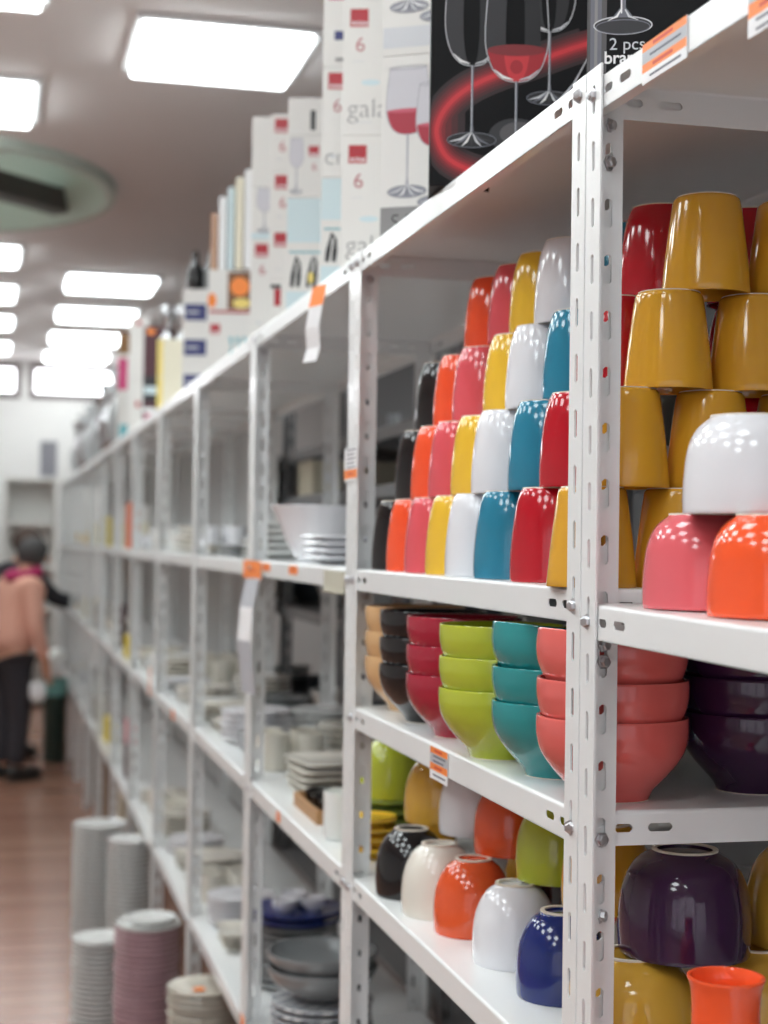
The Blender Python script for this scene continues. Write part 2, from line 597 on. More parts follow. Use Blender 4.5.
def square_plate_mesh(hx, hy, m):
    k = ('sqplate', hx, hy, m.name)
    if k not in MESH:
        bm = bmesh.new()
        prof = [(0.60, 0.0), (0.66, 0.002), (0.97, 0.0105), (1.0, 0.0125), (0.985, 0.0145), (0.66, 0.0070), (0.60, 0.0062)]
        rings = []
        for q, z in prof:
            ring = []
            for j in range(40):
                a = 2 * pi * j / 40
                ca, sa = cos(a), sin(a)
                e = 0.22
                ring.append(bm.verts.new((hx * q * (abs(ca) ** e) * (1 if ca > 0 else -1), hy * q * (abs(sa) ** e) * (1 if sa > 0 else -1), z)))
            rings.append(ring)
        for a, b in zip(rings, rings[1:]):
            for j in range(40):
                bm.faces.new((a[j], a[(j + 1) % 40], b[(j + 1) % 40], b[j]))
        bm.faces.new(rings[0][::-1])
        bm.faces.new(rings[-1])
        MESH[k] = to_mesh(bm, 'square_plate', m, 40)
    return MESH[k]


def checker_mat():
    m = bpy.data.materials.new('checked plate glaze')
    m.use_nodes = True
    nt = m.node_tree
    b = nt.nodes['Principled BSDF']
    tc = nt.nodes.new('ShaderNodeTexCoord')
    ch = nt.nodes.new('ShaderNodeTexChecker')
    ch.inputs['Scale'].default_value = 52
    ch.inputs['Color1'].default_value = (0.72, 0.72, 0.72, 1)
    ch.inputs['Color2'].default_value = (0.30, 0.32, 0.36, 1)
    nt.links.new(tc.outputs['Object'], ch.inputs['Vector'])
    nt.links.new(ch.outputs['Color'], b.inputs['Base Color'])
    b.inputs['Roughness'].default_value = 0.2
    return m


CHECK = checker_mat()


def stack(n, me, loc, pitch, label, cat='plate', name='plate', group=None, jitter=0.0025, twist=False):
    for k in range(n):
        o = link(name, me, None, (loc[0] + random.uniform(-jitter, jitter), loc[1] + random.uniform(-jitter, jitter), loc[2] + 0.0003 + k * pitch), (0, 0, random.uniform(-.1, .1) if twist else 0))
        finish(o, label, cat, group or label)


# stacks of plates on the floor
rp = round_plate_mesh
PIT = 0.0160
stack(28, rp(0.104, G['pale white']), (0.425, 6.29, 0), PIT, 'white plate in the tall floor stack at the left, farthest from the viewer')
stack(29, rp(0.088, G['pale white']), (0.513, 5.86, 0), PIT, 'white plate in the narrower floor stack just behind the rose plates')
stack(17, rp(0.092, G['pale white']), (0.362, 5.22, 0), PIT, 'white plate in the short floor stack left of the rose plates')
stack(26, rp(0.096, G['rose']), (0.462, 4.72, 0), PIT, 'rose pink plate in the floor stack at the aisle edge')
stack(1, rp(0.096, G['pale white']), (0.462, 4.72, 26 * PIT), PIT, 'large white plate on top of the rose pink floor stack')
stack(1, rp(0.070, G['pale white']), (0.474, 4.71, 27 * PIT + 0.001), PIT, 'small white plate topping the rose pink floor stack')
stack(25, rp(0.097, G['ivory']), (0.556, 4.14, 0), PIT, 'ivory plate in the floor stack half under the lowest shelf')

# bay with the big white bowl
WIDE = [(0.045, 0), (0.047, 0.006), (0.056, 0.014), (0.072, 0.045), (0.088, 0.085), (0.100, 0.108), (0.104, 0.112)]
SHAL = [(0.05, 0), (0.052, 0.005), (0.075, 0.012), (0.10, 0.032), (0.112, 0.052), (0.114, 0.06)]
STRAIGHT = [(0.027, 0), (0.029, 0.003), (0.031, 0.008), (0.0315, 0.04), (0.032, 0.082)]
q = at_z(300, 553, Z_UP)
vessel('bowl', 'wide_bowl', WIDE, 0.005, 0.01, G['white'], False, (0.650, 3.20, Z_UP + 0.0003), 'big white flared bowl on the upper shelf of the next bay', 'bowl', ring=False)
stack(4, square_plate_mesh(0.085, 0.10, G['white']), (0.655, 2.92, Z_UP), 0.0128, 'white rectangular dish stacked in front of the big white bowl', twist=False)
stack(4, rp(0.10, G['pale white']), (0.83, 2.70, Z_UP), PIT, 'white plate stacked deep on the upper shelf beside the big white bowl')
stack(5, square_plate_mesh(0.10, 0.10, G['cream']), (0.700, 3.20, Z_MID), 0.0148, 'cream square plate in the stack behind the wooden tray', twist=True)

WOOD = mat('light wood', srgb(176, 132, 88), 0.5, noise=0.25, nscale=20, nstretch=(1, 8, 8))


def tray(loc, label):
    t = thing('serving_tray', label, 'tray', loc)
    bm = bmesh.new()
    hx, hy, h = 0.075, 0.115, 0.026
    box(bm, -hx, hx, -hy, hy, 0, 0.006)
    link('tray_base', to_mesh(bm, 'tray_base', WOOD), t)
    for a in ((-hx, -hx + .006, -hy, hy), (hx - .006, hx, -hy, hy), (-hx + .006, hx - .006, -hy, -hy + .006), (-hx + .006, hx - .006, hy - .006, hy)):
        bm = bmesh.new()
        bevel_box(bm, a[0], a[1], a[2], a[3], 0.006, h, 0.0015, 1)
        link('rim', to_mesh(bm, 'rim', WOOD), t)
    return t


tray((0.655, 2.965, Z_MID + 0.0003), 'light wooden tray holding small black dishes on the middle shelf')
DISH = [(0.018, 0), (0.020, 0.003), (0.028, 0.012), (0.032, 0.028)]
for k, (dx, dy) in enumerate(((-0.03, -0.07), (-0.03, 0.0), (-0.03, 0.07), (0.033, -0.07), (0.033, 0.0), (0.033, 0.07))):
    vessel('dish', 'small_dish', DISH, 0.003, 0.005, G['black'], False, (0.655 + dx, 2.965 + dy, Z_MID + 0.0068), 'small black dish lying in the wooden tray', 'dish', 'small black dishes in the wooden tray', ring=False)
vessel('cup', 'straight_cup', STRAIGHT, 0.003, 0.006, G['pale white'], False, (0.596, 2.715, Z_MID + 0.0003), 'pale grey straight cup at the shelf edge beside the wooden tray', 'cup', ring=False)
vessel('cup', 'straight_cup', STRAIGHT, 0.003, 0.006, G['grey'], False, (0.80, 2.92, Z_MID + 0.0003), 'grey straight cup standing behind the wooden tray', 'cup', ring=False)
vessel('cup', 'round_cup', ROUND, 0.0042, 0.007, G['lime'], True, (0.662, 2.640, Z_MID + 0.0840), 'lime green cup upside down on green saucers beyond the far post', 'cup', ring=False)
stack(5, rp(0.056, LIMEDARK), (0.662, 2.640, Z_MID), 0.0160, 'leaf green saucer in the small stack under a lime cup')
stack(4, rp(0.045, G['yellow']), (0.610, 2.555, Z_MID), 0.0160, 'yellow saucer in the small stack beside the black round cup')
vessel('cup', 'tapered_cup', CONE, 0.004, 0.006, G['mustard'], True, (0.73, 2.62, Z_MID + 0.0003), 'mustard tapered mug upside down behind the green saucers', 'mug', ring=False)

# lowest shelf of that bay
stack(6, rp(0.105, CHECK), (0.672, 3.22, Z_LOW), PIT, 'checked grey and white plate on the lowest shelf under a grey bowl', group='checked plates far pile')
stack(6, rp(0.105, CHECK), (0.675, 2.92, Z_LOW), PIT, 'checked grey and white plate in the nearer pile on the lowest shelf', group='checked plates near pile')
stack(7, rp(0.105, CHECK), (0.700, 2.62, Z_LOW), PIT, 'checked grey and white plate in the pile beside the slotted post', group='checked plates by the post')
for k in range(2):
    vessel('bowl', 'shallow_bowl', SHAL, 0.005, 0.008, G['grey'], False, (0.672, 3.22, Z_LOW + 0.106 + k * 0.03), f'grey shallow bowl, {["lower", "upper"][k]} of two on checked plates', 'bowl', ring=False)
stack(9, rp(0.10, G['grey']), (0.705, 3.68, Z_LOW), PIT, 'grey plate in the stack under the navy plates')
stack(2, rp(0.112, G['navy']), (0.705, 3.68, Z_LOW + 9 * PIT + 0.001), PIT, 'navy blue plate on top of grey plates on the lowest shelf')
for k, (dx, dy) in enumerate(((-0.034, -0.03), (0.034, -0.02), (0.0, 0.040))):
    vessel('dish', 'small_dish', DISH, 0.003, 0.005, G['white'], False, (0.705 + dx, 3.68 + dy, Z_LOW + 11 * PIT + 0.0012), 'small white dish standing on the navy blue plates', 'dish', 'small white dishes on the navy plates', ring=False)
stack(8, rp(0.10, G['dark grey']), (0.838, 2.76, Z_LOW), PIT, 'dark grey plate stacked at the back of the lowest shelf')
stack(8, rp(0.105, CHECK), (0.70, 2.22, Z_LOW), PIT, 'checked grey and white plate on the lowest shelf below the round cups', group='checked plates below the cups')
stack(6, rp(0.105, G['grey']), (0.72, 1.92, Z_LOW), PIT, 'grey plate on the lowest shelf below the white and orange round cups')

# ------------------------------------------------------------------ stock of the farther bays
far_name = {3: 'second', 4: 'third', 5: 'fourth', 6: 'fifth', 7: 'sixth', 8: 'seventh', 9: 'eighth', 10: 'ninth', 11: 'tenth', 12: 'eleventh'}
lev_name = {Z_UP: 'upper', Z_MID: 'middle', Z_LOW: 'lowest'}
rng = random.Random(21)
FARBOX = [(7.1, Z_UP), (7.63, Z_UP), (8.78, Z_UP), (10.0, Z_UP), (7.1, Z_MID), (7.76, Z_MID), (9.3, Z_MID), (10.7, Z_MID), (7.0, Z_LOW), (8.4, Z_LOW), (9.5, Z_LOW)]
NTH = ['nearest', 'next', 'third', 'farthest', 'rear', 'rear far']
for i in range(3, 13):
    yb = Y0 + i - 1
    for lv in (Z_UP, Z_MID, Z_LOW):
        spots = [(0.665, 0.16), (0.675, 0.40), (0.665, 0.63), (0.67, 0.85)] + ([(0.845, 0.28), (0.845, 0.62)] if lv == Z_MID else []) if i < 6 else [(0.67, 0.25), (0.67, 0.68)]
        for k, (x, dy) in enumerate(spots):
            y = yb + dy
            if (i == 3 and lv == Z_LOW and k in (0, 1)) or (i in (11, 12) and lv == Z_MID):
                continue
            if i >= 6 and any(abs(y - cy) < 0.33 and lv == cl for cy, cl in FARBOX):
                continue
            where = f'{NTH[k]} {lev_name[lv]}-shelf place, {far_name[i]} bay past mugs'
            kind = rng.choice(['plates', 'plates', 'bowl', 'square', 'cups', 'cups']) if i < 6 else rng.choice(['bowl', 'carton', 'bigbowl', 'bowl', 'carton'])
            c = rng.choice(['cream', 'ivory', 'white', 'pale white', 'ivory', 'cream', 'grey'] if i < 6 else ['cream', 'white', 'ivory', 'yellow', 'coral pink', 'grey', 'white'])
            if kind == 'plates':
                stack(rng.randint(3, 5), rp(0.092, G[c]), (x, y, lv), PIT, f'{c} round plate stacked at {where}', group=f'plates {where}')
            elif kind == 'square':
                stack(rng.randint(2, 3), square_plate_mesh(0.085, 0.085, G[c]), (x, y, lv), 0.0148, f'{c} square plate stacked at {where}', group=f'plates {where}')
            elif kind == 'bowl':
                vessel('bowl', 'medium_bowl', [(r * .8, z * .72) for r, z in WIDE], 0.005, 0.01, G[c], False, (x, y, lv + 0.0003), f'{c} flared bowl at {where}', 'bowl', ring=False)
            elif kind == 'bigbowl':
                vessel('bowl', 'shallow_bowl', SHAL, 0.005, 0.008, G[c], False, (x, y, lv + 0.0003), f'{c} shallow bowl at {where}', 'bowl', ring=False)
            elif kind == 'cups':
                for dx in (-0.04, 0.04):
                    for d2 in (-0.04, 0.04):
                        vessel('cup', 'straight_cup', STRAIGHT, 0.003, 0.006, G[c], False, (x + dx, y + d2, lv + 0.0003), f'{c} straight cup, one of four at {where}', 'cup', f'cups {where}', ring=False)
            else:
                pass
# rear shelving stock
KRAFT = mat('kraft card', srgb(150, 112, 76), 0.8, noise=0.1, nscale=40)
CARD = mat('white card', srgb(226, 224, 220), 0.45, noise=0.02, nscale=8)
CARDG = mat('grey card', srgb(168, 164, 158), 0.6, noise=0.05, nscale=8)
for i in range(1, 6):
    for lv, ln in ((1.70, 'top'), (1.33, 'eye-level'), (0.95, 'middle'), (0.5, 'low')):
        for k in range(2):
            if lv == 1.70 and i in (3, 4):
                continue
            y = Y0 + i - 0.75 + k * 0.47
            c = rng.choice(['grey', 'pale white', 'cream', 'dark grey'])
            wh = f'on the {ln} shelf of the next aisle, {rear_txt[i - 1]}, {["near", "far"][k]} spot'
            wh = ' '.join(wh.split())[:120]
            sh = {'top': 'top', 'eye-level': 'eye-level', 'middle': 'middle', 'low': 'low'}[ln]
            lab = f'{c} bowl {["near", "far"][k]} on {sh} next-aisle shelf {rear_txt[i - 1].replace("seen through the", "beyond")}'
            vessel('bowl', 'wide_bowl', WIDE, 0.005, 0.01, G[c], False, (1.12, y, lv + 0.0003), lab, 'bowl', ring=False)


# ------------------------------------------------------------------ cartons on the top shelf
def text_mesh(body, size, bm, org, u, v, n, mi=0, bold=0.0):
    cu = bpy.data.curves.new('t', 'FONT')
    cu.body = body
    cu.size = size
    cu.offset = bold
    cu.fill_mode = 'FRONT'
    ob = bpy.data.objects.new('t', cu)
    COL.objects.link(ob)
    dg = bpy.context.evaluated_depsgraph_get()
    me = bpy.data.meshes.new_from_object(ob.evaluated_get(dg))
    vs = [bm.verts.new(org + u * p.co.x + v * p.co.y + n) for p in me.vertices]
    for f in me.polygons:
        try:
            nf = bm.faces.new([vs[j] for j in f.vertices])
            nf.material_index = mi
        except ValueError:
            pass
    bpy.data.objects.remove(ob)
    bpy.data.curves.remove(cu)
    bpy.data.meshes.remove(me)


INK = {
    'red': mat('red print', srgb(176, 34, 46), 0.4), 'white': mat('white print', srgb(238, 238, 238), 0.4),
    'grey': mat('grey print', srgb(140, 138, 138), 0.4), 'pale': mat('pale grey print', srgb(206, 208, 212), 0.4),
    'wine': mat('wine print', srgb(170, 36, 58), 0.35), 'black': mat('black print', srgb(22, 22, 26), 0.35),
    'blue': mat('pale blue print', srgb(204, 222, 226), 0.4), 'navy': mat('navy print', srgb(44, 50, 110), 0.4),
    'orange': mat('orange print', srgb(246, 138, 50), 0.4), 'smoke': mat('smoke print', srgb(110, 112, 122), 0.35),
    'swoosh a': mat('dark red print', srgb(70, 14, 20), 0.35), 'swoosh b': mat('mid red print', srgb(128, 22, 32), 0.35), 'swoosh c': mat('bright red print', srgb(206, 44, 54), 0.35),
    'swoosh d': mat('deepest red print', srgb(40, 18, 22), 0.45), 'swoosh e': mat('deep red print', srgb(98, 18, 26), 0.45), 'swoosh f': mat('rich red print', srgb(168, 30, 42), 0.45),
    'night a': mat('charcoal print', srgb(48, 48, 52), 0.5), 'night b': mat('near black print', srgb(28, 29, 33), 0.5), 'bowl': mat('lavender grey print', srgb(204, 202, 208), 0.4),
    'edge': mat('mid grey print', srgb(150, 150, 158), 0.4), 'pinkish': mat('rose print', srgb(196, 84, 104), 0.4),
    'mist': mat('dim grey print', srgb(86, 84, 86), 0.35), 'brown': mat('brown print', srgb(120, 76, 40), 0.4), 'teal': mat('teal print', srgb(90, 170, 180), 0.4),
    'tan': mat('tan print', srgb(188, 150, 124), 0.5), 'cream': mat('cream print', srgb(236, 230, 208), 0.5),
    'pink': mat('pink print', srgb(206, 60, 120), 0.4), 'yellow': mat('yellow print', srgb(236, 214, 120), 0.4),
}
IN = list(INK)
BLACKCARD = mat('black gloss card', srgb(12, 12, 15), 0.5, spec=0.2, noise=0.1, nscale=10)
EX, EZ = Vector((1, 0, 0)), Vector((0, 0, 1))


class Print:
    """flat ink on the front face of a carton (local plane y=0, facing -y), one mesh per printed motif"""
    def __init__(s):
        s.parts = []
        s.lay = 0
        s.use('printed_panel')

    def use(s, name):
        s.bm = bmesh.new()
        s.parts.append((name, s.bm))

    def _n(s):
        s.lay += 1
        return Vector((0, -0.00025 - 0.00003 * s.lay, 0))

    def poly(s, pts, ink):
        n = s._n()
        f = s.bm.faces.new([s.bm.verts.new(EX * a + EZ * b + n) for a, b in pts])
        f.material_index = IN.index(ink)

    def rect(s, a, b, c, d, ink):
        s.poly([(a, c), (b, c), (b, d), (a, d)], ink)

    def ell(s, cx, cz, rx, rz, ink, n=28):
        s.poly([(cx + rx * cos(2 * pi * k / n), cz + rz * sin(2 * pi * k / n)) for k in range(n)], ink)

    def ribbon(s, pts, w, ink):
        n = s._n()
        L, Rr = [], []
        for i, p in enumerate(pts):
            a, b = pts[max(0, i - 1)], pts[min(len(pts) - 1, i + 1)]
            d = Vector((b[0] - a[0], b[1] - a[1]))
            d.normalize()
            ww = w[i] if isinstance(w, list) else w
            L.append(s.bm.verts.new(EX * (p[0] - d.y * ww / 2) + EZ * (p[1] + d.x * ww / 2) + n))
            Rr.append(s.bm.verts.new(EX * (p[0] + d.y * ww / 2) + EZ * (p[1] - d.x * ww / 2) + n))
        for i in range(len(pts) - 1):
            f = s.bm.faces.new((L[i], L[i + 1], Rr[i + 1], Rr[i]))
            f.material_index = IN.index(ink)

    def ring(s, cx, cz, rx, rz, w, ink, n=40):
        s.ribbon([(cx + rx * cos(2 * pi * k / n), cz + rz * sin(2 * pi * k / n)) for k in range(n + 1)], w, ink)

    def text(s, body, size, x, z, ink, bold=0.0):
        text_mesh(body, size, s.bm, EX * x + EZ * z, EX, EZ, s._n(), IN.index(ink), bold)

    def glass(s, cx, zf, H, rb, level, dark=False, stem=0.46):
        """a wine glass picture: foot at zf, full height H, bowl radius rb, level = wine fill of the bowl"""
        s.use('printed_wine_glass')
        zb, zt = zf + H * stem, zf + H
        B = zt - zb
        prof = [(rb * 0.06, zb), (rb * 0.42, zb + B * 0.025), (rb * 0.74, zb + B * 0.11), (rb * 0.94, zb + B * 0.26), (rb, zb + B * 0.42), (rb * 0.95, zb + B * 0.70), (rb * 0.84, zt)]
        prof = smooth_prof(prof, 6)
        left = [(cx - r, z) for r, z in prof]
        right = [(cx + r, z) for r, z in prof]
        if not dark:
            s.poly(left[::-1] + right, 'bowl')
        else:
            s.poly([(cx - r * .97, z) for r, z in prof][::-1] + [(cx - r * .35, z) for r, z in prof], 'night a')
            s.poly([(cx + r * .25, z) for r, z in prof][::-1] + [(cx + r * .75, z) for r, z in prof], 'night b')
        if level > 0:
            zl = zb + B * level
            wp = [(r * 0.96, z) for r, z in prof if z <= zl]
            s.poly([(cx - r, z) for r, z in wp][::-1] + [(cx + r, z) for r, z in wp], 'wine' if not dark else 'swoosh f')
            r, zz = wp[-1]
            if dark:
                s.poly([(cx - a * .45, z) for a, z in wp][::-1] + [(cx + a * .45, z) for a, z in wp], 'swoosh c')
                s.ell(cx, zb + B * level * .45, rb * .20, rb * .22, 'swoosh f')
                s.ell(cx, zz, r, r * .20, 'swoosh b')
            else:
                s.ell(cx, zz, r, r * 0.10, 'pinkish')
        edge = 'pale' if dark else 'edge'
        s.ribbon(left, 0.0011 if dark else 0.0009, edge)
        s.ribbon(right, 0.0011 if dark else 0.0009, edge)
        if not dark:
            s.ring(cx, zt, prof[-1][0], prof[-1][0] * .09, 0.0008, 'edge')
        else:
            s.ribbon([(cx - rb * .70, zb + B * .11), (cx - rb * .42, zb + B * .045), (cx - rb * .1, zb + B * .02)], [.0008, .0034, .0012], 'white')
            s.ribbon([(cx + rb * .70, zb + B * .11), (cx + rb * .42, zb + B * .045), (cx + rb * .1, zb + B * .02)], [.0008, .0026, .0012], 'pale')
        s.ribbon([(cx, zb + 0.001), (cx, zf + 0.020), (cx, zf + rb * .30)], [0.0030, 0.0026, 0.0050], 'smoke' if dark else 'edge')
        s.ribbon([(cx - .0006, zb + 0.001), (cx - .0006, zf + 0.010)], 0.0009, 'pale')
        fo = 'night b' if dark else 'edge'
        s.ell(cx, zf, rb * 0.88, rb * 0.27, fo)
        s.ring(cx, zf, rb * .88, rb * .27, .0010, 'smoke' if dark else 'smoke')
        for q in range(7):
            a = pi * (0.08 + 0.14 * q)
            tip = (cx + rb * .82 * cos(a + pi), zf + rb * .24 * sin(a + pi))
            s.ribbon([(cx, zf + rb * .30), ((cx + tip[0]) / 2, (zf + rb * .12 + tip[1]) / 2), tip], [.0008, .0030, .0006], ('pale', 'smoke', 'white', 'night a', 'pale', 'smoke', 'night a')[q] if dark else ('pale', 'smoke', 'white', 'smoke', 'pale', 'smoke', 'white')[q])
        s.use('printed_panel')

    def attach(s, o):
        for name, bm in s.parts:
            if len(bm.faces) == 0:
                bm.free()
                continue
            me = bpy.data.meshes.new(name)
            bm.to_mesh(me)
            bm.free()
            for k in IN:
                me.materials.append(INK[k])
            link(name, me, o)


def carton(loc, rot, w, d, h, m, label, pr=None, group='cartons on the top shelf', bev=0.0012, name='carton'):
    bm = bmesh.new()
    bevel_box(bm, 0, w, 0, d, 0, h, bev, 2)
    # flap seam on top
    o = link(name, to_mesh(bm, 'carton', m), None, loc, (0, 0, rot))
    finish(o, label, 'box', group)
    if pr is not None:
        pr.attach(o)
    return o


def corner(px, x):
    p = at_x(px, 200, x)
    return p.y


TZ = Z_TOP + 0.0004
# black wine-glass carton
y = 1.94
xk = at_y(429, 178, y).x
s8 = (Vector((xk, y, TZ)) - EYE).dot(F0) / FOC
U = lambda px: (px - 429) * s8
V = lambda py: (179 - py) * s8
P = Print()
sw = [(700, 10), (640, 22), (582, 36), (532, 54), (490, 69), (462, 84), (444, 102), (436, 122), (440, 140), (450, 153), (470, 163), (492, 168)]
swp = smooth_prof([(U(a), V(b)) for a, b in sw], 4)
swp = [(a, b) for a, b in swp if 0.002 < a < 0.225]
for wdt, ink in ((0.044, 'swoosh d'), (0.035, 'swoosh a'), (0.027, 'swoosh e'), (0.019, 'swoosh b'), (0.012, 'swoosh f'), (0.006, 'swoosh c')):
    P.ribbon([(max(wdt / 2 + .0006, a), b) for a, b in swp if a + wdt / 2 < .231], wdt, ink)
P.ell(U(515), V(128), 0.034, 0.022, 'night a')
P.ell(U(518), V(126), 0.024, 0.015, 'mist')
P.glass(U(548), V(90), 0.20, 0.032, -1, True, .42)
P.glass(U(471), V(133), 0.235, 0.035, -1, True, .40)
P.glass(U(515), V(156), 0.245, 0.040, 0.30, True, .42)
P.ribbon([(U(590), V(42)), (U(572), V(76)), (U(548), V(104)), (U(530), V(120))], [0.0008, 0.0022, 0.0034, 0.001], 'pale')
carton((xk, y, TZ), -YAW - 0.015, 0.232, 0.085, 0.34, BLACKCARD, 'black carton printed with three wine glasses and a red swoosh', P)

# black brandy carton
y = 1.437
xk = at_y(587, 70, y).x
s8 = (Vector((xk, y, TZ)) - EYE).dot(F0) / FOC
U = lambda px: (px - 587) * s8
V = lambda py: (71 - py) * s8
P = Print()
for a, b, ink in ((587.5, 590, 'mist'), (590, 594, 'smoke'), (594, 597, 'grey'), (597, 601, 'smoke'), (601, 606, 'mist')):
    P.rect(U(a), U(b), 0.001, 0.238, ink)
P.use('printed_brandy_glass')
P.ell(U(622), V(22), 0.0275, 0.0085, 'night a')
P.ring(U(622), V(22), 0.0275, 0.0085, 0.0012, 'pale')
P.ring(U(622), V(23.5), 0.0255, 0.0068, 0.0009, 'smoke')
P.ribbon([(U(622), V(-20)), (U(622), V(4)), (U(622), V(14))], [0.0060, 0.0050, 0.0200], 'smoke')
P.ribbon([(U(620.5), V(10)), (U(620.5), V(-18))], 0.0014, 'white')
P.ribbon([(U(607), V(17)), (U(616), V(13)), (U(620), V(6))], [.0004, .0022, .0012], 'white')
P.ribbon([(U(637), V(17)), (U(628), V(13)), (U(624), V(6))], [.0004, .0022, .0012], 'pale')
sn = smooth_prof([(0.004, V(-18)), (0.022, V(-26)), (0.036, V(-46)), (0.038, V(-70)), (0.028, V(-105))], 5)
P.ribbon([(U(622) - r, z) for r, z in sn], 0.0016, 'pale')
P.ribbon([(U(622) + r, z) for r, z in sn], 0.0016, 'pale')
P.use('printed_lettering')
P.text('2 pcs', 0.0165, U(608.5), V(46.5), 'pale')
P.text('brandy', 0.0165, U(603.5), V(60), 'white', 0.0003)
carton((xk, y, TZ), -YAW - 0.12, 0.20, 0.10, 0.24, BLACKCARD, 'black carton with a brandy glass above the near post', P)


def logo_block(P, x, z, s=0.030, six=True, word='gala', wz=None, xw=None, ws=0.046):
    P.use('printed_logo')
    P.rect(x, x + s, z, z + s, 'red')
    P.text('RONA', s * 0.30, x + s * 0.10, z + s * 0.10, 'white', 0.0002)
    P.rect(x + s * .3, x + s * .7, z + s * .62, z + s * .68, 'wine')
    if six:
        P.use('printed_numeral')
        P.text('6', s * 1.15, x + s * 0.28, z - s * 1.35, 'wine', -0.0004)
    if word:
        P.use('printed_lettering')
        P.text(word, ws, xw if xw is not None else x - 0.006, wz, 'grey', -0.0007)
    P.use('printed_panel')


# two big white cartons with a wine glass picture
yA = corner(380.5, 0.556)
hA = 0.277
for k in range(2):
    P = Print()
    zt = hA
    P.rect(0.001, 0.124, 0.012, 0.043, 'pale')
    P.glass(0.041, 0.073, 0.186, 0.034, 0.385)
    P.glass(0.088, 0.056, 0.176, 0.034, 0.385)
    P.rect(0.004, 0.1, zt - 0.018, zt - 0.0175, 'pale')
    if k == 0:
        P.use('price_note')
        P.rect(0.0005, 0.080, 0.004, 0.050, 'grey')
        P.text('SA', 0.034, 0.016, 0.016, 'black', -0.0006)
    carton((0.556, yA, TZ + k * (hA + 0.0005)), -YAW - 0.30, 0.145, 0.17, hA, CARD, ['large white carton with a red wine glass picture and grey SA note', 'large white carton with a wine glass picture, upper of two'][k], P)
# white cartons with the word
yB = corner(341, 0.556)
hB = 0.2285
for k in range(3):
    P = Print()
    P.ell(0.047, hB - 0.140, 0.016, 0.005, 'blue')
    logo_block(P, 0.0115, hB - 0.0465, 0.0305, True, 'gala', 0.030, 0.008)
    P.rect(0.016, 0.036, hB - 0.105, hB - 0.104, 'pale')
    P.rect(0.020, 0.050, 0.021, 0.0222, 'pale')
    carton((0.556, yB, TZ + k * (hB + 0.0005)), -YAW - 0.07, 0.15, 0.10, hB, CARD, ['white carton with red square, numeral and gala lettering, bottom one', 'white carton with red square, numeral and gala lettering, on another', 'white carton topmost of the gala pile, partly outside the picture'][k], P)


def pile(px, x, rot, w, d, items, base=0.0):
    """items: (height, material, label, painter) from the bottom up"""
    y = corner(px, x)
    z = TZ + base
    for h, m, lab, fn in items:
        P = None
        if fn:
            P = Print()
            fn(P, w, h)
        carton((x, y, z), rot, w, d, h, m, lab, P)
        z += h + 0.0005


def pr_bottles(P, w, h):
    P.rect(0.001, w - 0.001, h * .62, h - 0.001, 'blue')
    P.rect(0.001, w - 0.001, 0.001, h * .20, 'blue')
    P.rect(0.006, w * .9, h * .53, h * .545, 'teal')
    P.use('printed_stemware')
    for q, t in ((0.012, .1), (0.024, -.05), (0.044, .12), (0.056, 0.02)):
        P.ribbon([(q, h * .24), (q + .002, h * .33), (q + .004 + t * .02, h * .44), (q + t * .08, h * .50)], [0.007, 0.009, 0.005, 0.003], 'black')
    P.ell(0.05, h * .32, 0.006, 0.012, 'yellow')


def pr_logo(word=None, six=True, at=0.010):
    def f(P, w, h):
        logo_block(P, at, h - 0.040, 0.030, six and h > 0.11, word, h - 0.175 if word else None, 0.004)
        if h > 0.1:
            P.rect(at + .004, at + .016, h * .18, h * .20, 'pale')
    return f


def pr_glasspic(P, w, h):
    P.rect(0.001, w - 0.001, 0.001, h * .12, 'blue')
    P.glass(0.030, 0.020, h * .8, 0.018, -1)


def pr_navy(P, w, h):
    P.rect(0.006, 0.075, h * .12, h * .58, 'navy')
    P.rect(0.012, 0.050, h * .32, h * .38, 'pale')


def pr_orange(P, w, h):
    P.use('printed_food_picture')
    P.rect(0.052, 0.118, 0.012, h - 0.006, 'brown')
    P.ell(0.085, h * .62, 0.026, 0.026, 'orange')
    P.ell(0.090, h * .24, 0.024, 0.014, 'yellow')
    P.use('printed_stripe')
    P.rect(0.003, 0.118, 0.002, 0.009, 'red')
    P.use('printed_fruit')
    P.ell(0.010, h * .30, 0.012, 0.02, 'orange')


def pr_sketch(P, w, h):
    logo_block(P, 0.006, h - 0.055, 0.027, False, None)
    for q in (0.06, 0.078, 0.096, 0.112):
        P.ribbon([(q, h * .30), (q + .006, h * .45), (q + .002, h * .62)], [0.008, 0.003, 0.010], 'teal')
    P.rect(0.01, 0.10, h * .10, h * .13, 'grey')


pile(321, 0.558, -YAW - 0.06, 0.13, 0.10, [
    (0.197, CARD, 'pale blue and white carton with dark stemware picture, left of the gala pile', pr_bottles),
    (0.198, CARD, 'slim white carton with red square and crista lettering on the pale blue one', pr_logo('crista')),
    (0.16, CARD, 'white carton on top of the crista carton with navy stripe', lambda P, w, h: (P.rect(0.02, 0.05, h * .30, h * .40, 'navy'), P.rect(0.022, 0.045, h * .06, h * .10, 'grey'), P.rect(0.008, 0.05, h * .75, h * .86, 'pink')))])
pile(287, 0.560, -YAW - 0.04, 0.13, 0.10, [
    (0.235, CARD, 'pale blue and white carton with dark stemware picture, farther one', pr_bottles),
    (0.125, CARD, 'white carton with small red square on the farther pale blue carton', lambda P, w, h: (logo_block(P, 0.042, h - 0.042, 0.021, True, None), P.glass(0.018, 0.012, h * .85, 0.014, -1))),
    (0.075, CARD, 'low white carton topping the farther pale blue pile', lambda P, w, h: P.rect(0.045, 0.055, 0.01, 0.05, 'black'))])
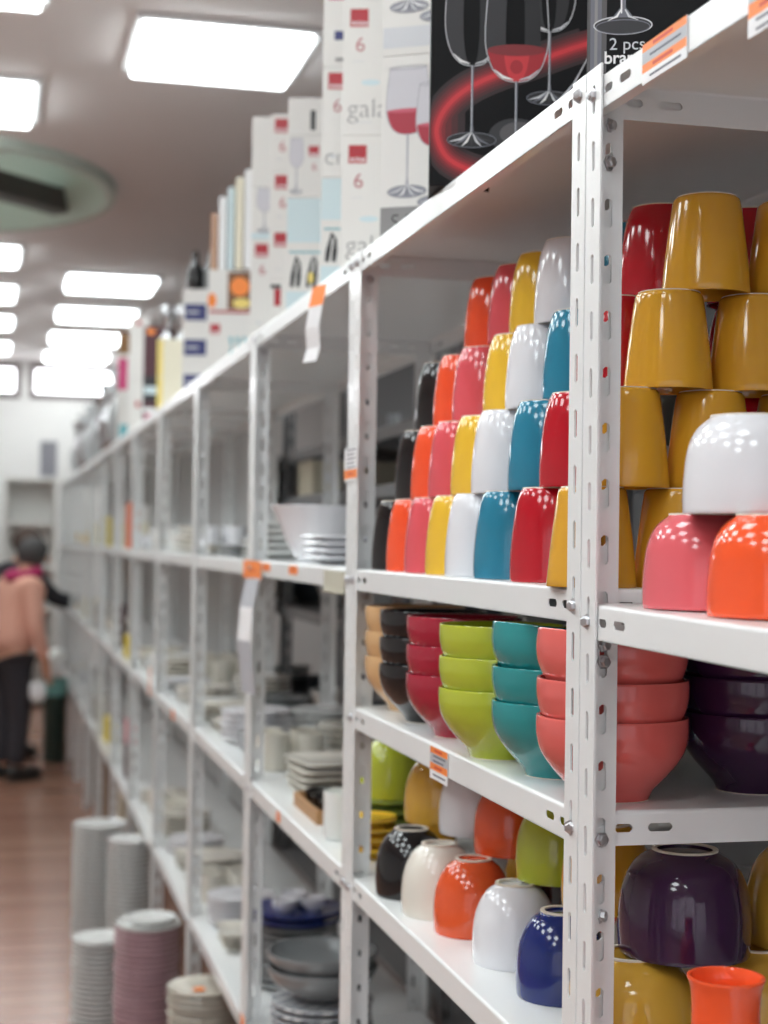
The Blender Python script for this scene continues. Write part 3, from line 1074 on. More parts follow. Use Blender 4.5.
pile(270, 0.560, -YAW - 0.02, 0.10, 0.085, [
    (0.105, CARD, 'small white carton with dark red tab, bottom of the slim pile', lambda P, w, h: (P.rect(0.004, 0.026, h - 0.02, h - 0.012, 'black'), P.rect(0.012, 0.026, h * .45, h * .80, 'red'))),
    (0.108, CARD, 'small white carton with red square, second of the slim pile', pr_logo(None, True)),
    (0.122, CARD, 'small white carton with red square, third of the slim pile', pr_logo(None, True)),
    (0.120, CARD, 'white carton with red square, topmost of the slim pile', pr_logo(None, True, 0.008))])
pile(251.5, 0.560, -YAW, 0.11, 0.11, [
    (0.235, CARD, 'tall white carton with red square left of the slim pile', pr_logo(None, True)),
    (0.12, CARD, 'white carton standing on the tall white carton with red square', pr_glasspic),
    (0.16, CARD, 'plain white carton topmost above the tall carton with red square', None)])
pile(210, 0.560, -YAW, 0.135, 0.16, [
    (0.165, CARD, 'white carton with red square and pale glass sketch', pr_sketch),
    (0.120, CARD, 'white carton with an orange food picture', pr_orange)])
# upright sleeves on that carton
yk = corner(210, 0.560)
for k, (ink, h, wv) in enumerate((('tan', 0.155, 0.018), ('white', 0.200, 0.020), ('blue', 0.225, 0.018), ('cream', 0.250, 0.02), ('white', 0.27, 0.055))):
    xx = 0.565 + [0, 0.020, 0.042, 0.062, 0.084][k]
    carton((xx, yk + 0.01 - 0.012 * k, TZ + 0.2865), -YAW, wv, 0.10, h, INK[ink], ['slim tan', 'slim white', 'pale blue', 'pale cream', 'wide white'][k] + ' upright packet standing on the carton with the food picture',
           None if k != 2 else None, 'upright packets on a carton')
pile(184.5, 0.562, -YAW, 0.115, 0.14, [
    (0.108, CARD, 'white carton with navy rectangle, bottom of three', pr_navy),
    (0.108, CARD, 'white carton with navy rectangle, middle of three', pr_navy),
    (0.112, CARD, 'white carton with navy rectangle, top of three', pr_navy)])
CREAMC = mat('cream card', srgb(228, 222, 200), 0.6, noise=0.04, nscale=10)
pile(160, 0.562, -YAW, 0.115, 0.16, [
    (0.130, CREAMC, 'cream carton at the shelf edge, lower of two', lambda P, w, h: P.rect(0.0, 0.02, 0.002, h - .002, 'yellow')),
    (0.135, CREAMC, 'cream carton at the shelf edge, upper of two', lambda P, w, h: P.rect(0.0, 0.02, 0.002, h - .002, 'yellow'))])
MAROON = mat('maroon card', srgb(74, 34, 44), 0.5, noise=0.2, nscale=20)
DARKC = mat('dark card', srgb(40, 40, 46), 0.5, noise=0.2, nscale=20)
pile(146, 0.575, -YAW, 0.11, 0.15, [
    (0.10, MAROON, 'dark maroon carton behind the cream cartons, bottom one', lambda P, w, h: (P.rect(0.01, 0.05, 0.02, 0.05, 'pink'), P.rect(0.005, 0.05, 0.055, 0.075, 'white'))),
    (0.10, DARKC, 'dark carton behind the cream cartons, middle one', lambda P, w, h: P.rect(0.005, 0.06, 0.03, 0.06, 'blue')),
    (0.20, MAROON, 'dark maroon carton behind the cream cartons, top one', lambda P, w, h: P.ell(0.03, h * .9, 0.016, 0.012, 'orange'))])
pile(132, 0.562, -YAW, 0.085, 0.12, [
    (0.24, CARD, 'tall slim white carton with a red mark, lower of two', lambda P, w, h: P.rect(0.03, 0.05, h * .5, h * .6, 'red')),
    (0.27, CARD, 'tall slim white carton with a red mark, upper of two', lambda P, w, h: P.rect(0.03, 0.05, h * .86, h * .94, 'red'))])
pile(121, 0.562, -YAW, 0.075, 0.12, [
    (0.22, CARD, 'white and green carton left of the tall slim white ones', lambda P, w, h: P.rect(0.01, 0.05, 0.01, h * .4, 'teal')),
    (0.20, CARD, 'white carton with a pink panel left of the tall slim ones', lambda P, w, h: P.rect(0.0, 0.06, 0.03, h * .9, 'coral') if 'coral' in INK else P.rect(0.0, 0.045, 0.03, h * .9, 'pink')),
    (0.10, KRAFT, 'small brown carton topping the pink-panelled one', None)])
# bottles and jars above the cartons with navy rectangles
BOT = [(0.020, 0), (0.022, 0.003), (0.0225, 0.05), (0.022, 0.065), (0.010, 0.085), (0.008, 0.105), (0.0085, 0.118)]
yk = corner(186, 0.562)
for k in range(3):
    vessel('bottle', 'bottle', BOT, 0.002, 0.004, [G['black'], G['grey'], G['black']][k], False, (0.592 + 0.044 * (k % 2) + .01, yk + 0.05 + 0.047 * (k > 1), TZ + 0.3300), ['black bottle left on the navy-marked cartons', 'grey bottle on the navy-marked cartons', 'black bottle behind on the navy-marked cartons'][k], 'bottle', 'bottles on cartons', ring=False)
VASE = [(0.022, 0), (0.024, 0.004), (0.012, 0.02), (0.010, 0.04), (0.022, 0.07), (0.026, 0.095), (0.022, 0.12)]
SILVER = mat('silver glaze', (0.6, 0.6, 0.62), 0.2, metal=0.8, noise=0.05)
yk = corner(161, 0.562)
for k in range(2):
    vessel('vase', 'vase', VASE, 0.002, 0.006, SILVER, False, (0.597 + 0.055 * k, yk + 0.05, TZ + 0.2665), ['silver goblet vase at left on the cream cartons', 'silver goblet vase at right on the cream cartons'][k], 'vase', 'silver vases', ring=False)
# glass vases and jugs on the far units
GLASSY = mat('pale glass', (0.82, 0.85, 0.86), 0.08, trans=0.55, noise=0.02)
TALLV = [(0.050, 0), (0.052, 0.005), (0.055, 0.025), (0.072, 0.11), (0.085, 0.22), (0.070, 0.33), (0.080, 0.41), (0.095, 0.45)]
BELL = [(0.06, 0), (0.062, 0.006), (0.10, 0.04), (0.125, 0.12), (0.118, 0.21), (0.075, 0.29), (0.09, 0.35)]
k = 0
for j in range(13):
    y = 7.85 + 0.40 * j
    tall = j % 2 == 0
    vessel('vase', 'tall_vase' if tall else 'round_vase', TALLV if tall else BELL, 0.004, 0.01, GLASSY if j % 3 else SILVER, False, (0.685, y, TZ), f'{"tall" if tall else "round"} {"clear glass" if j % 3 else "silver"} vase, place {["one", "two", "three", "four", "five", "six", "seven", "eight", "nine", "ten", "eleven", "twelve", "thirteen", "fourteen"][j]} along the far top shelf', 'vase', 'vases on the far top shelf', ring=False)
# coloured cartons standing on the far shelves
CB = {'orange': mat('orange card', srgb(214, 110, 72), 0.6, noise=0.1), 'cream': CREAMC, 'yellow': mat('yellow card', srgb(220, 196, 70), 0.6, noise=0.1),
      'pink': mat('pink card', srgb(214, 140, 150), 0.6, noise=0.1), 'brown': KRAFT, 'teal': mat('teal card', srgb(110, 160, 165), 0.6, noise=0.1), 'maroon': MAROON,
      'white': CARD, 'grey': CARDG}
for y, x, lv, w, d, hs, cols, wh in (
        (7.05, .575, Z_UP, .045, .10, (.10, .10), ('orange', 'orange'), 'on the upper shelf just past the wide white post'),
        (7.55, .575, Z_UP, .14, .16, (.12, .08), ('cream', 'white'), 'on the upper shelf behind the orange cartons'),
        (8.7, .575, Z_UP, .05, .16, (.16,), ('yellow',), 'on the upper shelf of a far unit'),
        (9.9, .575, Z_UP, .14, .2, (.14,), ('cream',), 'on the upper shelf farther along'),
        (7.05, .575, Z_MID, .04, .10, (.09,), ('yellow',), 'on the middle shelf just past the wide white post'),
        (7.7, .575, Z_MID, .05, .12, (.20,), ('maroon',), 'on the middle shelf near the yellow carton'),
        (9.1, .575, Z_MID, .14, .2, (.15,), ('grey',), 'on the middle shelf of a far unit'),
        (10.6, .575, Z_MID, .14, .2, (.12,), ('cream',), 'on the middle shelf toward the far end'),
        (6.95, .575, Z_LOW, .05, .10, (.15, .10), ('maroon', 'pink'), 'on the lowest shelf just past the wide white post'),
        (8.2, .575, Z_LOW, .05, .18, (.12,), ('yellow',), 'on the lowest shelf of a far unit'),
        (9.15, .575, Z_LOW, .14, .2, (.14,), ('grey',), 'on the lowest shelf farther along')):
    z = lv + 0.0004
    for k, (h, c) in enumerate(zip(hs, cols)):
        carton((x, y, z), 0, w, d, h, CB[c], f'{c} carton {"" if len(hs) == 1 else ["lower ", "upper "][k]}{wh}', None, 'cartons on the far shelves')
        z += h + 0.0005
carton((0.985, 4.98, 1.7004), 0, .30, .25, .11, CREAMC, 'cream cardboard box on the next aisle shelf, seen above the big white bowl', None, 'boxes on the next aisle')
# things standing on the floor under the far units
carton((0.585, 8.47, 0), 0, .10, .28, .44, KRAFT, 'tall brown cardboard box on the floor under the far units', None, 'boxes on the floor')
carton((0.60, 7.55, 0), 0, .16, .20, .42, CREAMC, 'cream cardboard box on the floor under the far units', None, 'boxes on the floor')
carton((0.60, 9.55, 0), 0, .20, .36, .40, CARDG, 'grey cardboard box on the floor under the farthest units', None, 'boxes on the floor')

# ------------------------------------------------------------------ price tags
TAG_OR = mat('orange tag paper', srgb(248, 140, 66), 0.5)
TAG_WH = mat('white tag paper', srgb(238, 238, 240), 0.5)
TAG_GR = mat('grey tag paper', srgb(184, 186, 192), 0.5)
TAG_INK = mat('tag ink', srgb(96, 96, 110), 0.5)
TAG_RED = mat('tag red ink', srgb(216, 80, 48), 0.5)
TAG_BEIGE = mat('clear label holder', srgb(206, 204, 186), 0.25)
TMATS = [TAG_WH, TAG_OR, TAG_GR, TAG_INK, TAG_RED]


def tag_quad(bm, a, b, c, d, x, mi):
    """rect y a..b, z c..d on a vertical face at x facing -x"""
    f = bm.faces.new([bm.verts.new((x, b, c)), bm.verts.new((x, a, c)), bm.verts.new((x, a, d)), bm.verts.new((x, b, d))])
    f.material_index = mi


def price_tag(y0, y1, ztop, h, label, bands, slope=(0, 0), x=None):
    """printed paper tag clipped on a shelf lip; origin at its top far corner"""
    W = y1 - y0
    bm = bmesh.new()
    box(bm, 0, 0.0008, -W, 0, -h, 0, 0)
    for c, d, mi in bands:
        tag_quad(bm, -W + .0004, -.0004, -h * d, -h * c, -0.0002, mi)
        if mi != 1:
            n = max(1, int((d - c) * h / 0.006))
            for q in range(n):
                zc = -h * (c + (d - c) * (q + .5) / n)
                tag_quad(bm, -W * (.88 - .1 * (q % 2)), -W * .18, zc - .0011, zc + .0011, -0.0003, 3)
        else:
            zc = -h * (c + d) / 2
            tag_quad(bm, -W * .7, -W * .25, zc - .0016, zc + .0016, -0.0003, 4)
    for v in bm.verts:
        v.co.z += v.co.y * slope[1]
        v.co.x -= v.co.y * slope[0]
    o = link('price_tag', to_mesh(bm, 'price_tag', TMATS), None, (x if x is not None else FX + 0.0008, y1, ztop))
    return finish(o, label, 'price tag', 'price tags on the shelving')


BANDS = [(0, .2, 1), (.2, .5, 2), (.5, .72, 1), (.72, 1, 0)]
ys0 = lambda px, x=FX: at_x(px, 545, x).y
# on the nearest top shelf
for pa, pb, hh, lab in ((646, 688, 0.0355, 'orange and white price tag on the near top shelf lip'), (745, 790, 0.052, 'orange and white price tag at the top right corner of the picture')):
    xm = FX + 0.008
    ya, yb = at_x(pb, 30, xm).y, at_x(pa, 60, xm).y
    price_tag(ya, yb, LEV0[0] - 0.0012, hh, lab, BANDS, (SH0[0], 0.0), FX + (Y0 - yb) * SH0[0] + 0.0008)
ya, yb = at_x(447, 760, FX).y, at_x(429.5, 760, FX).y
price_tag(ya, yb, Z_BOWL - 0.003, 0.040, 'orange and white price tag under the crimson bowls', BANDS)
ya, yb = at_x(358, 466, FX).y, at_x(345, 466, FX).y
price_tag(ya, yb, at_x(351, 448, FX).z, 0.052, 'small white and orange price tag stuck on the second post', [(0, .65, 0), (.65, .92, 1)], x=FX - 0.0012)
ya, yb = at_x(262, 566, FX).y, at_x(244, 566, FX).y
price_tag(ya, yb, Z_UP - 0.001, 0.040, 'plain orange sticker where the shelf meets the third post', [(0, 1, 1)], x=FX - 0.0012)
for px, w, lev, lab in ((266, 8, Z_UP, 'tiny orange sticker right of the plain orange sticker'), (293, 9, Z_UP, 'tiny orange sticker under the big white bowl'),):
    ya, yb = at_x(px + w / 2, 566, FX).y, at_x(px - w / 2, 566, FX).y
    price_tag(ya, yb, lev - 0.004, 0.016, lab, [(0, 1, 1)])
ya, yb = at_x(344, 580, FX).y, at_x(324, 580, FX).y
bm = bmesh.new()
box(bm, 0, 0.002, -(yb - ya), 0, -0.036, 0)
box(bm, -0.002, 0, -(yb - ya), 0, -0.036, -0.032)
o = link('label_holder', to_mesh(bm, 'label_holder', TAG_BEIGE), None, (FX - 0.0005, yb, Z_UP - 0.006))
finish(o, 'pale beige label holder on the shelf lip beside the second post', 'label holder')
ya, yb = at_x(156, 675, FX).y, at_x(149, 675, FX).y
price_tag(yb - 0.05, yb, Z_MID + 0.068, 0.10, 'tall orange tag hanging on the middle shelf of a far bay', [(0, 1, 1)], x=FX + 0.0008)
price_tag(4.85, 4.92, Z_MID - 0.004, 0.03, 'small orange tag on the middle shelf lip of the second bay of cream plates', [(0, 1, 1)])
price_tag(3.395, 3.455, Z_LOW + 0.012, 0.045, 'orange tag at the bottom of the third post', [(0, 1, 1)], x=FX - 0.0015)
price_tag(3.41, 3.45, at_x(246, 668, FX).z, 0.012, 'tiny orange sticker halfway down the third post', [(0, 1, 1)], x=FX - 0.0015)
price_tag(3.02, 3.06, Z_MID - 0.006, 0.02, 'tiny orange tag under the middle shelf beside the third post', [(0, 1, 1)])
for k, (px, y_) in enumerate(((236, 985), (214, 800), (340, 750))):
    pass
# paper sticker on the ivory stack
bm = bmesh.new()
lathe(bm, [(0, 0), (0.017, 0), (0.017, 0.0006), (0, 0.0006)], 20)
o = link('sticker', to_mesh(bm, 'sticker', TAG_OR), None, (0.535, 4.10, 25 * PIT + 0.0040))
finish(o, 'orange round sticker on the top plate of the ivory floor stack', 'sticker')


def paper_strip(pts, w, label, cols):
    """hanging paper strip through 3d points, width along the run"""
    t = None
    bm = bmesh.new()
    th = 0.0006
    for i in range(len(pts) - 1):
        a, b = Vector(pts[i]), Vector(pts[i + 1])
        ws = Vector((0.30, -0.95, 0)) * w
        vs = [a, a + ws, b + ws, b]
        n = Vector((th, 0, 0))
        v = [bm.verts.new(q) for q in vs] + [bm.verts.new(q + n) for q in vs]
        for f in ((0, 1, 2, 3), (7, 6, 5, 4), (0, 4, 5, 1), (1, 5, 6, 2), (2, 6, 7, 3), (3, 7, 4, 0)):
            bm.faces.new([v[j] for j in f]).material_index = cols[i]
    o = link('paper_strip', to_mesh(bm, 'paper_strip', TMATS))
    return finish(o, label, 'paper strip')


a = at_x(313, 287, FX - 0.020)
paper_strip([a, a + Vector((-0.006, 0.004, -0.035)), a + Vector((-0.010, 0.012, -0.070)), a + Vector((-0.006, 0.018, -0.105)), a + Vector((-0.012, 0.022, -0.128))], 0.048,
            'white paper strip with an orange end hanging from the top shelf lip', [1, 0, 0, 0])
a = at_x(246, 578, FX - 0.022)
paper_strip([a, a + Vector((-0.012, 0.0, -0.06)), a + Vector((-0.016, 0.004, -0.13)), a + Vector((-0.010, 0.006, -0.19)), a + Vector((-0.004, 0.006, -0.24))], 0.062,
            'long white paper strip hanging below the orange sticker on the third post', [2, 0, 2, 2])

# ------------------------------------------------------------------ room shell
XL, XR, YN, YF = -5.2, 3.4, -2.6, 16.2


def floor_mat():
    m = bpy.data.materials.new('wood laminate')
    m.use_nodes = True
    nt = m.node_tree
    b = nt.nodes['Principled BSDF']
    tc = nt.nodes.new('ShaderNodeTexCoord')
    br = nt.nodes.new('ShaderNodeTexBrick')
    mp = nt.nodes.new('ShaderNodeMapping')
    mp.inputs['Rotation'].default_value = (0, 0, 0)
    nt.links.new(tc.outputs['Object'], mp.inputs['Vector'])
    br.inputs['Scale'].default_value = 1.0
    br.inputs['Brick Width'].default_value = 1.1
    br.inputs['Row Height'].default_value = 0.14
    br.inputs['Mortar Size'].default_value = 0.003
    br.inputs['Color1'].default_value = (*srgb(182, 138, 116), 1)
    br.inputs['Color2'].default_value = (*srgb(158, 112, 94), 1)
    br.inputs['Mortar'].default_value = (*srgb(112, 74, 62), 1)
    nt.links.new(mp.outputs['Vector'], br.inputs['Vector'])
    nz = nt.nodes.new('ShaderNodeTexNoise')
    mp2 = nt.nodes.new('ShaderNodeMapping')
    mp2.inputs['Scale'].default_value = (3, 30, 1)
    nt.links.new(tc.outputs['Object'], mp2.inputs['Vector'])
    nt.links.new(mp2.outputs['Vector'], nz.inputs['Vector'])
    nz.inputs['Detail'].default_value = 6
    mx = nt.nodes.new('ShaderNodeMix')
    mx.data_type = 'RGBA'
    mx.blend_type = 'MULTIPLY'
    mx.inputs[0].default_value = 0.25
    nt.links.new(br.outputs['Color'], mx.inputs[6])
    nt.links.new(nz.outputs['Color'], mx.inputs[7])
    nt.links.new(mx.outputs[2], b.inputs['Base Color'])
    b.inputs['Roughness'].default_value = 0.22
    return m


def struct(name, bm, m):
    o = link(name, to_mesh(bm, name, m))
    return finish(o, kind='structure')


WALL = mat('wall paint', srgb(236, 234, 232), 0.7, noise=0.03, nscale=3)
CEILM = mat('ceiling paint', srgb(242, 237, 236), 0.75, noise=0.02, nscale=2)
bm = bmesh.new(); box(bm, XL, XR, YN, YF, -0.05, 0); struct('floor', bm, floor_mat())
bm = bmesh.new(); box(bm, XL - .1, XL, YN, YF, 0, CEIL + .1); struct('wall_left', bm, WALL)
bm = bmesh.new(); box(bm, XR, XR + .1, YN, YF, 0, CEIL + .1); struct('wall_right', bm, mat('side wall paint', srgb(104, 104, 106), 0.7, noise=0.05, nscale=3))
bm = bmesh.new()
sf = (-3.6, 1.6, 0.45, 2.75)
box(bm, XL, XR, YN - .1, YN, 0, sf[2])
box(bm, XL, XR, YN - .1, YN, sf[3], CEIL + .1)
box(bm, XL, sf[0], YN - .1, YN, sf[2], sf[3])
box(bm, sf[1], XR, YN - .1, YN, sf[2], sf[3])
struct('wall_near', bm, WALL)
SHOP = mat('shopfront daylight pane', (0.9, 0.92, 1.0), 0.2, emit=(0.93, 0.92, 1.0), estr=0.55)
bm = bmesh.new(); box(bm, sf[0], sf[1], YN - .08, YN - .07, sf[2], sf[3]); shopw = struct('window_4', bm, SHOP)
# far wall with window openings
wz0, wz1 = 2.93, CEIL - 0.03
wins = [(-3.9, -2.1), (-1.9, 0.24), (0.34, 1.9)]
bm = bmesh.new()
box(bm, XL, XR, YF, YF + .1, 0, wz0)
box(bm, XL, XR, YF, YF + .1, wz1, CEIL + .1)
e = XL
for a, b in wins:
    box(bm, e, a, YF, YF + .1, wz0, wz1)
    e = b
box(bm, e, XR, YF, YF + .1, wz0, wz1)
struct('wall_far', bm, WALL)
DAY = mat('bright daylight pane', (0.9, 0.95, 1.0), 0.2, emit=(0.95, 0.97, 1.0), estr=5.0)
FRAME = mat('dark window frame', srgb(96, 74, 76), 0.5, noise=0.05)
for k, (a, b) in enumerate(wins):
    bm = bmesh.new(); box(bm, a, b, YF + .05, YF + .06, wz0, wz1)
    w = struct(f'window_{k + 1}', bm, DAY)
    bm = bmesh.new()
    for q in ((a, a + .05, wz0, wz1), (b - .05, b, wz0, wz1), (a + .05, b - .05, wz0, wz0 + .06), (a + .05, b - .05, wz1 - .05, wz1)):
        box(bm, q[0], q[1], YF - .01, YF + .04, q[2], q[3])
    f = link('window_frame', to_mesh(bm, 'window_frame', FRAME), w)
bm = bmesh.new()
for q in range(5):
    xx = sf[0] + (sf[1] - sf[0]) * q / 4
    box(bm, xx - .03, xx + .03, YN - .06, YN + .01, sf[2], sf[3])
link('window_frame', to_mesh(bm, 'window_frame', FRAME), shopw)
# baseboard
bm = bmesh.new(); box(bm, XL, XR, YF - .015, YF, 0, .09); struct('baseboard_far', bm, FRAME)

# ceiling with an oval recess
RC, RA, RB = Vector((-0.33, 8.15)), 0.86, 1.02
NE = 64
bm = bmesh.new()
oval = [(RC.x + RA * cos(2 * pi * k / NE), RC.y + RB * sin(2 * pi * k / NE)) for k in range(NE)]
rx0, rx1, ry0, ry1 = RC.x - 1.2, RC.x + 1.2, RC.y - 1.4, RC.y + 1.4
vi = [bm.verts.new((x, y, CEIL)) for x, y in oval]
vo = []
for x, y in oval:
    dx, dy = x - RC.x, y - RC.y
    s = min(1.2 / abs(dx) if abs(dx) > 1e-6 else 99, 1.4 / abs(dy) if abs(dy) > 1e-6 else 99)
    vo.append(bm.verts.new((RC.x + dx * s, RC.y + dy * s, CEIL)))
for k in range(NE):
    bm.faces.new((vi[k], vi[(k + 1) % NE], vo[(k + 1) % NE], vo[k]))
for q in ((XL, rx0, YN, YF), (rx1, XR, YN, YF), (rx0, rx1, YN, ry0), (rx0, rx1, ry1, YF)):
    bm.faces.new([bm.verts.new((q[0], q[2], CEIL)), bm.verts.new((q[1], q[2], CEIL)), bm.verts.new((q[1], q[3], CEIL)), bm.verts.new((q[0], q[3], CEIL))])
# corner fillers of the square around the oval
for sx in (-1, 1):
    for sy in (-1, 1):
        cx, cy = RC.x + sx * 1.2, RC.y + sy * 1.4
        pts = [v for v in vo if abs(v.co.x - RC.x) * sx >= 0 or True]
        near = sorted([v for v in vo if (v.co.x - RC.x) * sx > 0 and (v.co.y - RC.y) * sy > 0], key=lambda v: (v.co - Vector((cx, cy, CEIL))).length)
        ex = [v for v in near if abs(abs(v.co.x - RC.x) - 1.2) < 1e-4][:1]
        ey = [v for v in near if abs(abs(v.co.y - RC.y) - 1.4) < 1e-4][:1]
        if ex and ey and ex[0] is not ey[0]:
            bm.faces.new((ex[0], bm.verts.new((cx, cy, CEIL)), ey[0]))
# slab above so no light leaks
box(bm, XL - .1, XR + .1, YN - .1, YF + .1, CEIL + .55, CEIL + .6)
struct('ceiling', bm, CEILM)
COVE = mat('pale green cove paint', srgb(206, 220, 210), 0.5, noise=0.03, nscale=4)
bm = bmesh.new()
va = [bm.verts.new((x, y, CEIL - 0.05)) for x, y in oval]
vb = [bm.verts.new((RC.x + (x - RC.x) * .86, RC.y + (y - RC.y) * .86, CEIL + 0.34)) for x, y in oval]
vc = [bm.verts.new((RC.x + (x - RC.x) * 1.05, RC.y + (y - RC.y) * 1.05, CEIL - 0.05)) for x, y in oval]
vd = [bm.verts.new((RC.x + (x - RC.x) * 1.05, RC.y + (y - RC.y) * 1.05, CEIL)) for x, y in oval]
top = [bm.verts.new(v.co) for v in vb]
for k in range(NE):
    k2 = (k + 1) % NE
    bm.faces.new((va[k], va[k2], vb[k2], vb[k]))
    bm.faces.new((va[k], va[k2], vc[k2], vc[k]))
    bm.faces.new((vd[k], vd[k2], vc[k2], vc[k]))
bm.faces.new(top)
t = thing('ceiling_dome', 'pale oval ceiling recess with a dark bar across it', 'ceiling recess', (0, 0, 0))
link('cove', to_mesh(bm, 'cove', COVE, 40), t)
BAR = mat('dark grey metal', srgb(84, 80, 80), 0.45, noise=0.05)
pa, pb = at_z(-60, 168, CEIL + 0.06), at_z(80, 208, CEIL + 0.06)
dv = pb - pa
bm = bmesh.new()
bevel_box(bm, 0, dv.length, -.07, .07, -.06, .06, .006, 1)
link('cross_bar', to_mesh(bm, 'cross_bar', BAR), t, pa, (0, 0, atan2(dv.y, dv.x)))

bm = bmesh.new()
lc = at_z(-22, 209, CEIL + 0.32)
lathe(bm, [(0, 0), (0.26, 0), (0.26, 0.018), (0, 0.018)], 32, (lc.x, lc.y, CEIL + 0.315))
link('lamp', to_mesh(bm, 'lamp', mat('recess lamp', (0.95, 0.95, 0.95), 0.4, emit=(0.95, 1.0, 0.97), estr=9.0)), t)

# ceiling light panels
LSTR = 9.7
PANEL = mat('light diffuser', (0.95, 0.95, 0.95), 0.4, emit=(0.90, 0.98, 0.99), estr=LSTR)
FRM = mat('panel frame', srgb(226, 226, 226), 0.4, noise=0.02)
PS = 0.58
fb = bmesh.new()
for q in ((-PS / 2 - .025, -PS / 2, -PS / 2 - .025, PS / 2 + .025), (PS / 2, PS / 2 + .025, -PS / 2 - .025, PS / 2 + .025), (-PS / 2, PS / 2, -PS / 2 - .025, -PS / 2), (-PS / 2, PS / 2, PS / 2, PS / 2 + .025)):
    box(fb, q[0], q[1], q[2], q[3], -.022, 0)
FRAME_ME = to_mesh(fb, 'frame', FRM)
db = bmesh.new()
bevel_box(db, -PS / 2 + .004, PS / 2 - .004, -PS / 2 + .004, PS / 2 - .004, -.052, -.004, .008, 2)
DIFF_ME = to_mesh(db, 'diffuser', PANEL)
lights = []
for y in (5.63, 10.95, 12.5, 14.0, 15.45):
    lights.append((0.75, y, 'right row'))
for y in (6.50 - 1.52 * 5, 6.50 - 1.52 * 4, 6.50 - 1.52 * 3, 6.50 - 1.52 * 2, 6.50 - 1.52, 6.50, 10.05, 11.6, 13.15, 14.9):
    lights.append((-0.165, y, 'left row'))
for i in range(8):
    lights.append((-1.08, -0.30 + 1.52 * i, 'outer row'))
for i in range(5):
    lights.append((-2.0, -1.1 + 1.52 * i, 'outer row'))
cnt = {}
for x, y, row in lights:
    cnt[row] = cnt.get(row, 0) + 1
    d = y
    place = 'over the viewer' if y < 4.5 else 'nearest in view' if y < 7.5 else 'first beyond the oval recess' if y < 11.2 else 'second beyond the oval recess' if y < 12.8 else 'third beyond the oval recess' if y < 14.3 else 'last before the windows'
    if row not in ('right row', 'left row') or y < 4.5:
        place = None
    t = thing('ceiling_light', f'square white ceiling light panel, {row}, {place}' if place else 'square white ceiling light panel overhead, outside the picture', 'ceiling light', (x, y, CEIL - 0.0005), 0, 'ceiling light panels')
    link('frame', FRAME_ME, t)
    link('diffuser', DIFF_ME, t)

# ------------------------------------------------------------------ far end of the aisle
DISPLAY = mat('display grey', srgb(150, 150, 158), 0.6, noise=0.1, nscale=5)


def display_cabinet(x, y, w, d, h, m, label, shelves=4):
    t = thing('display_cabinet', label, 'cabinet', (x, y, 0))
    for a, b in ((0, .03), (w - .03, w)):
        bm = bmesh.new(); box(bm, a, b, 0, d, 0, h); link('side_panel', to_mesh(bm, 'side_panel', m), t)
    bm = bmesh.new(); box(bm, .03, w - .03, d - .02, d, 0, h); link('back_panel', to_mesh(bm, 'back_panel', m), t)
    for k in range(shelves + 1):
        z = 0.05 + (h - .1) * k / shelves
        bm = bmesh.new(); bevel_box(bm, .03, w - .03, 0, d - .02, z, z + .03, .003, 1); link('shelf', to_mesh(bm, 'shelf', m), t)
    return t


display_cabinet(0.10, 15.0, .48, .35, 2.12, CARD, 'tall white display cabinet at the far end beside the shelving row', 5)
display_cabinet(-0.62, 15.3, .62, .35, 2.10, CARD, 'middle white display cabinet at the far end under the bright windows', 5)
display_cabinet(-1.5, 15.3, .80, .35, 2.0, CARD, 'white display cabinet at the far end left of the other', 5)
carton((0.42, 15.05, 2.1205), 0, .15, .2, .32, DISPLAY, 'dark grey box on top of the far tall cabinet', None, 'boxes at the far end')
carton((0.04, 13.9, 1.35), 0, .1, .05, .5, CARD, 'white upright panel box on the far tall cabinet', None, 'boxes at the far end') if False else None
for k in range(5):
    carton((-0.55 + .0 * k, 15.36, [0.08 + 0.4 * j + .0005 for j in range(5)][k]), 0, .22, .16, .24, [CARDG, DISPLAY, CREAMC, MAROON, CARDG][k], f'{["grey", "dark grey", "cream", "maroon", "pale grey"][k]} box on the far white cabinet, {["lowest", "second", "third", "fourth", "top"][k]} shelf', None, 'boxes in the far cabinet')

# teal topped bin
t = thing('bin', 'dark green round bin with teal band and white lid beside the far shelves', 'bin', (0.447, 11.35, 0))
bm = bmesh.new(); lathe(bm, [(0, 0), (.070, 0), (.076, .01), (.082, .58), (0, .58)], 28); link('bin_body', to_mesh(bm, 'bin_body', mat('dark green plastic', srgb(44, 66, 60), 0.4, noise=.1), 40), t)
bm = bmesh.new(); lathe(bm, [(0, .581), (.084, .461), (.086, .58), (0, .58)], 28); link('band', to_mesh(bm, 'band', mat('teal plastic', srgb(118, 176, 170), 0.4, noise=.05), 40), t)
bm = bmesh.new(); lathe(bm, [(0, .701), (.088, .701), (.085, .73), (.06, .77), (.02, .785), (0, .786)], 28); link('lid', to_mesh(bm, 'lid', mat('white plastic', srgb(226, 226, 222), 0.4, noise=.03), 40), t)

# ------------------------------------------------------------------ people
SKIN = mat('skin', srgb(206, 152, 126), 0.55, noise=0.06, nscale=40)


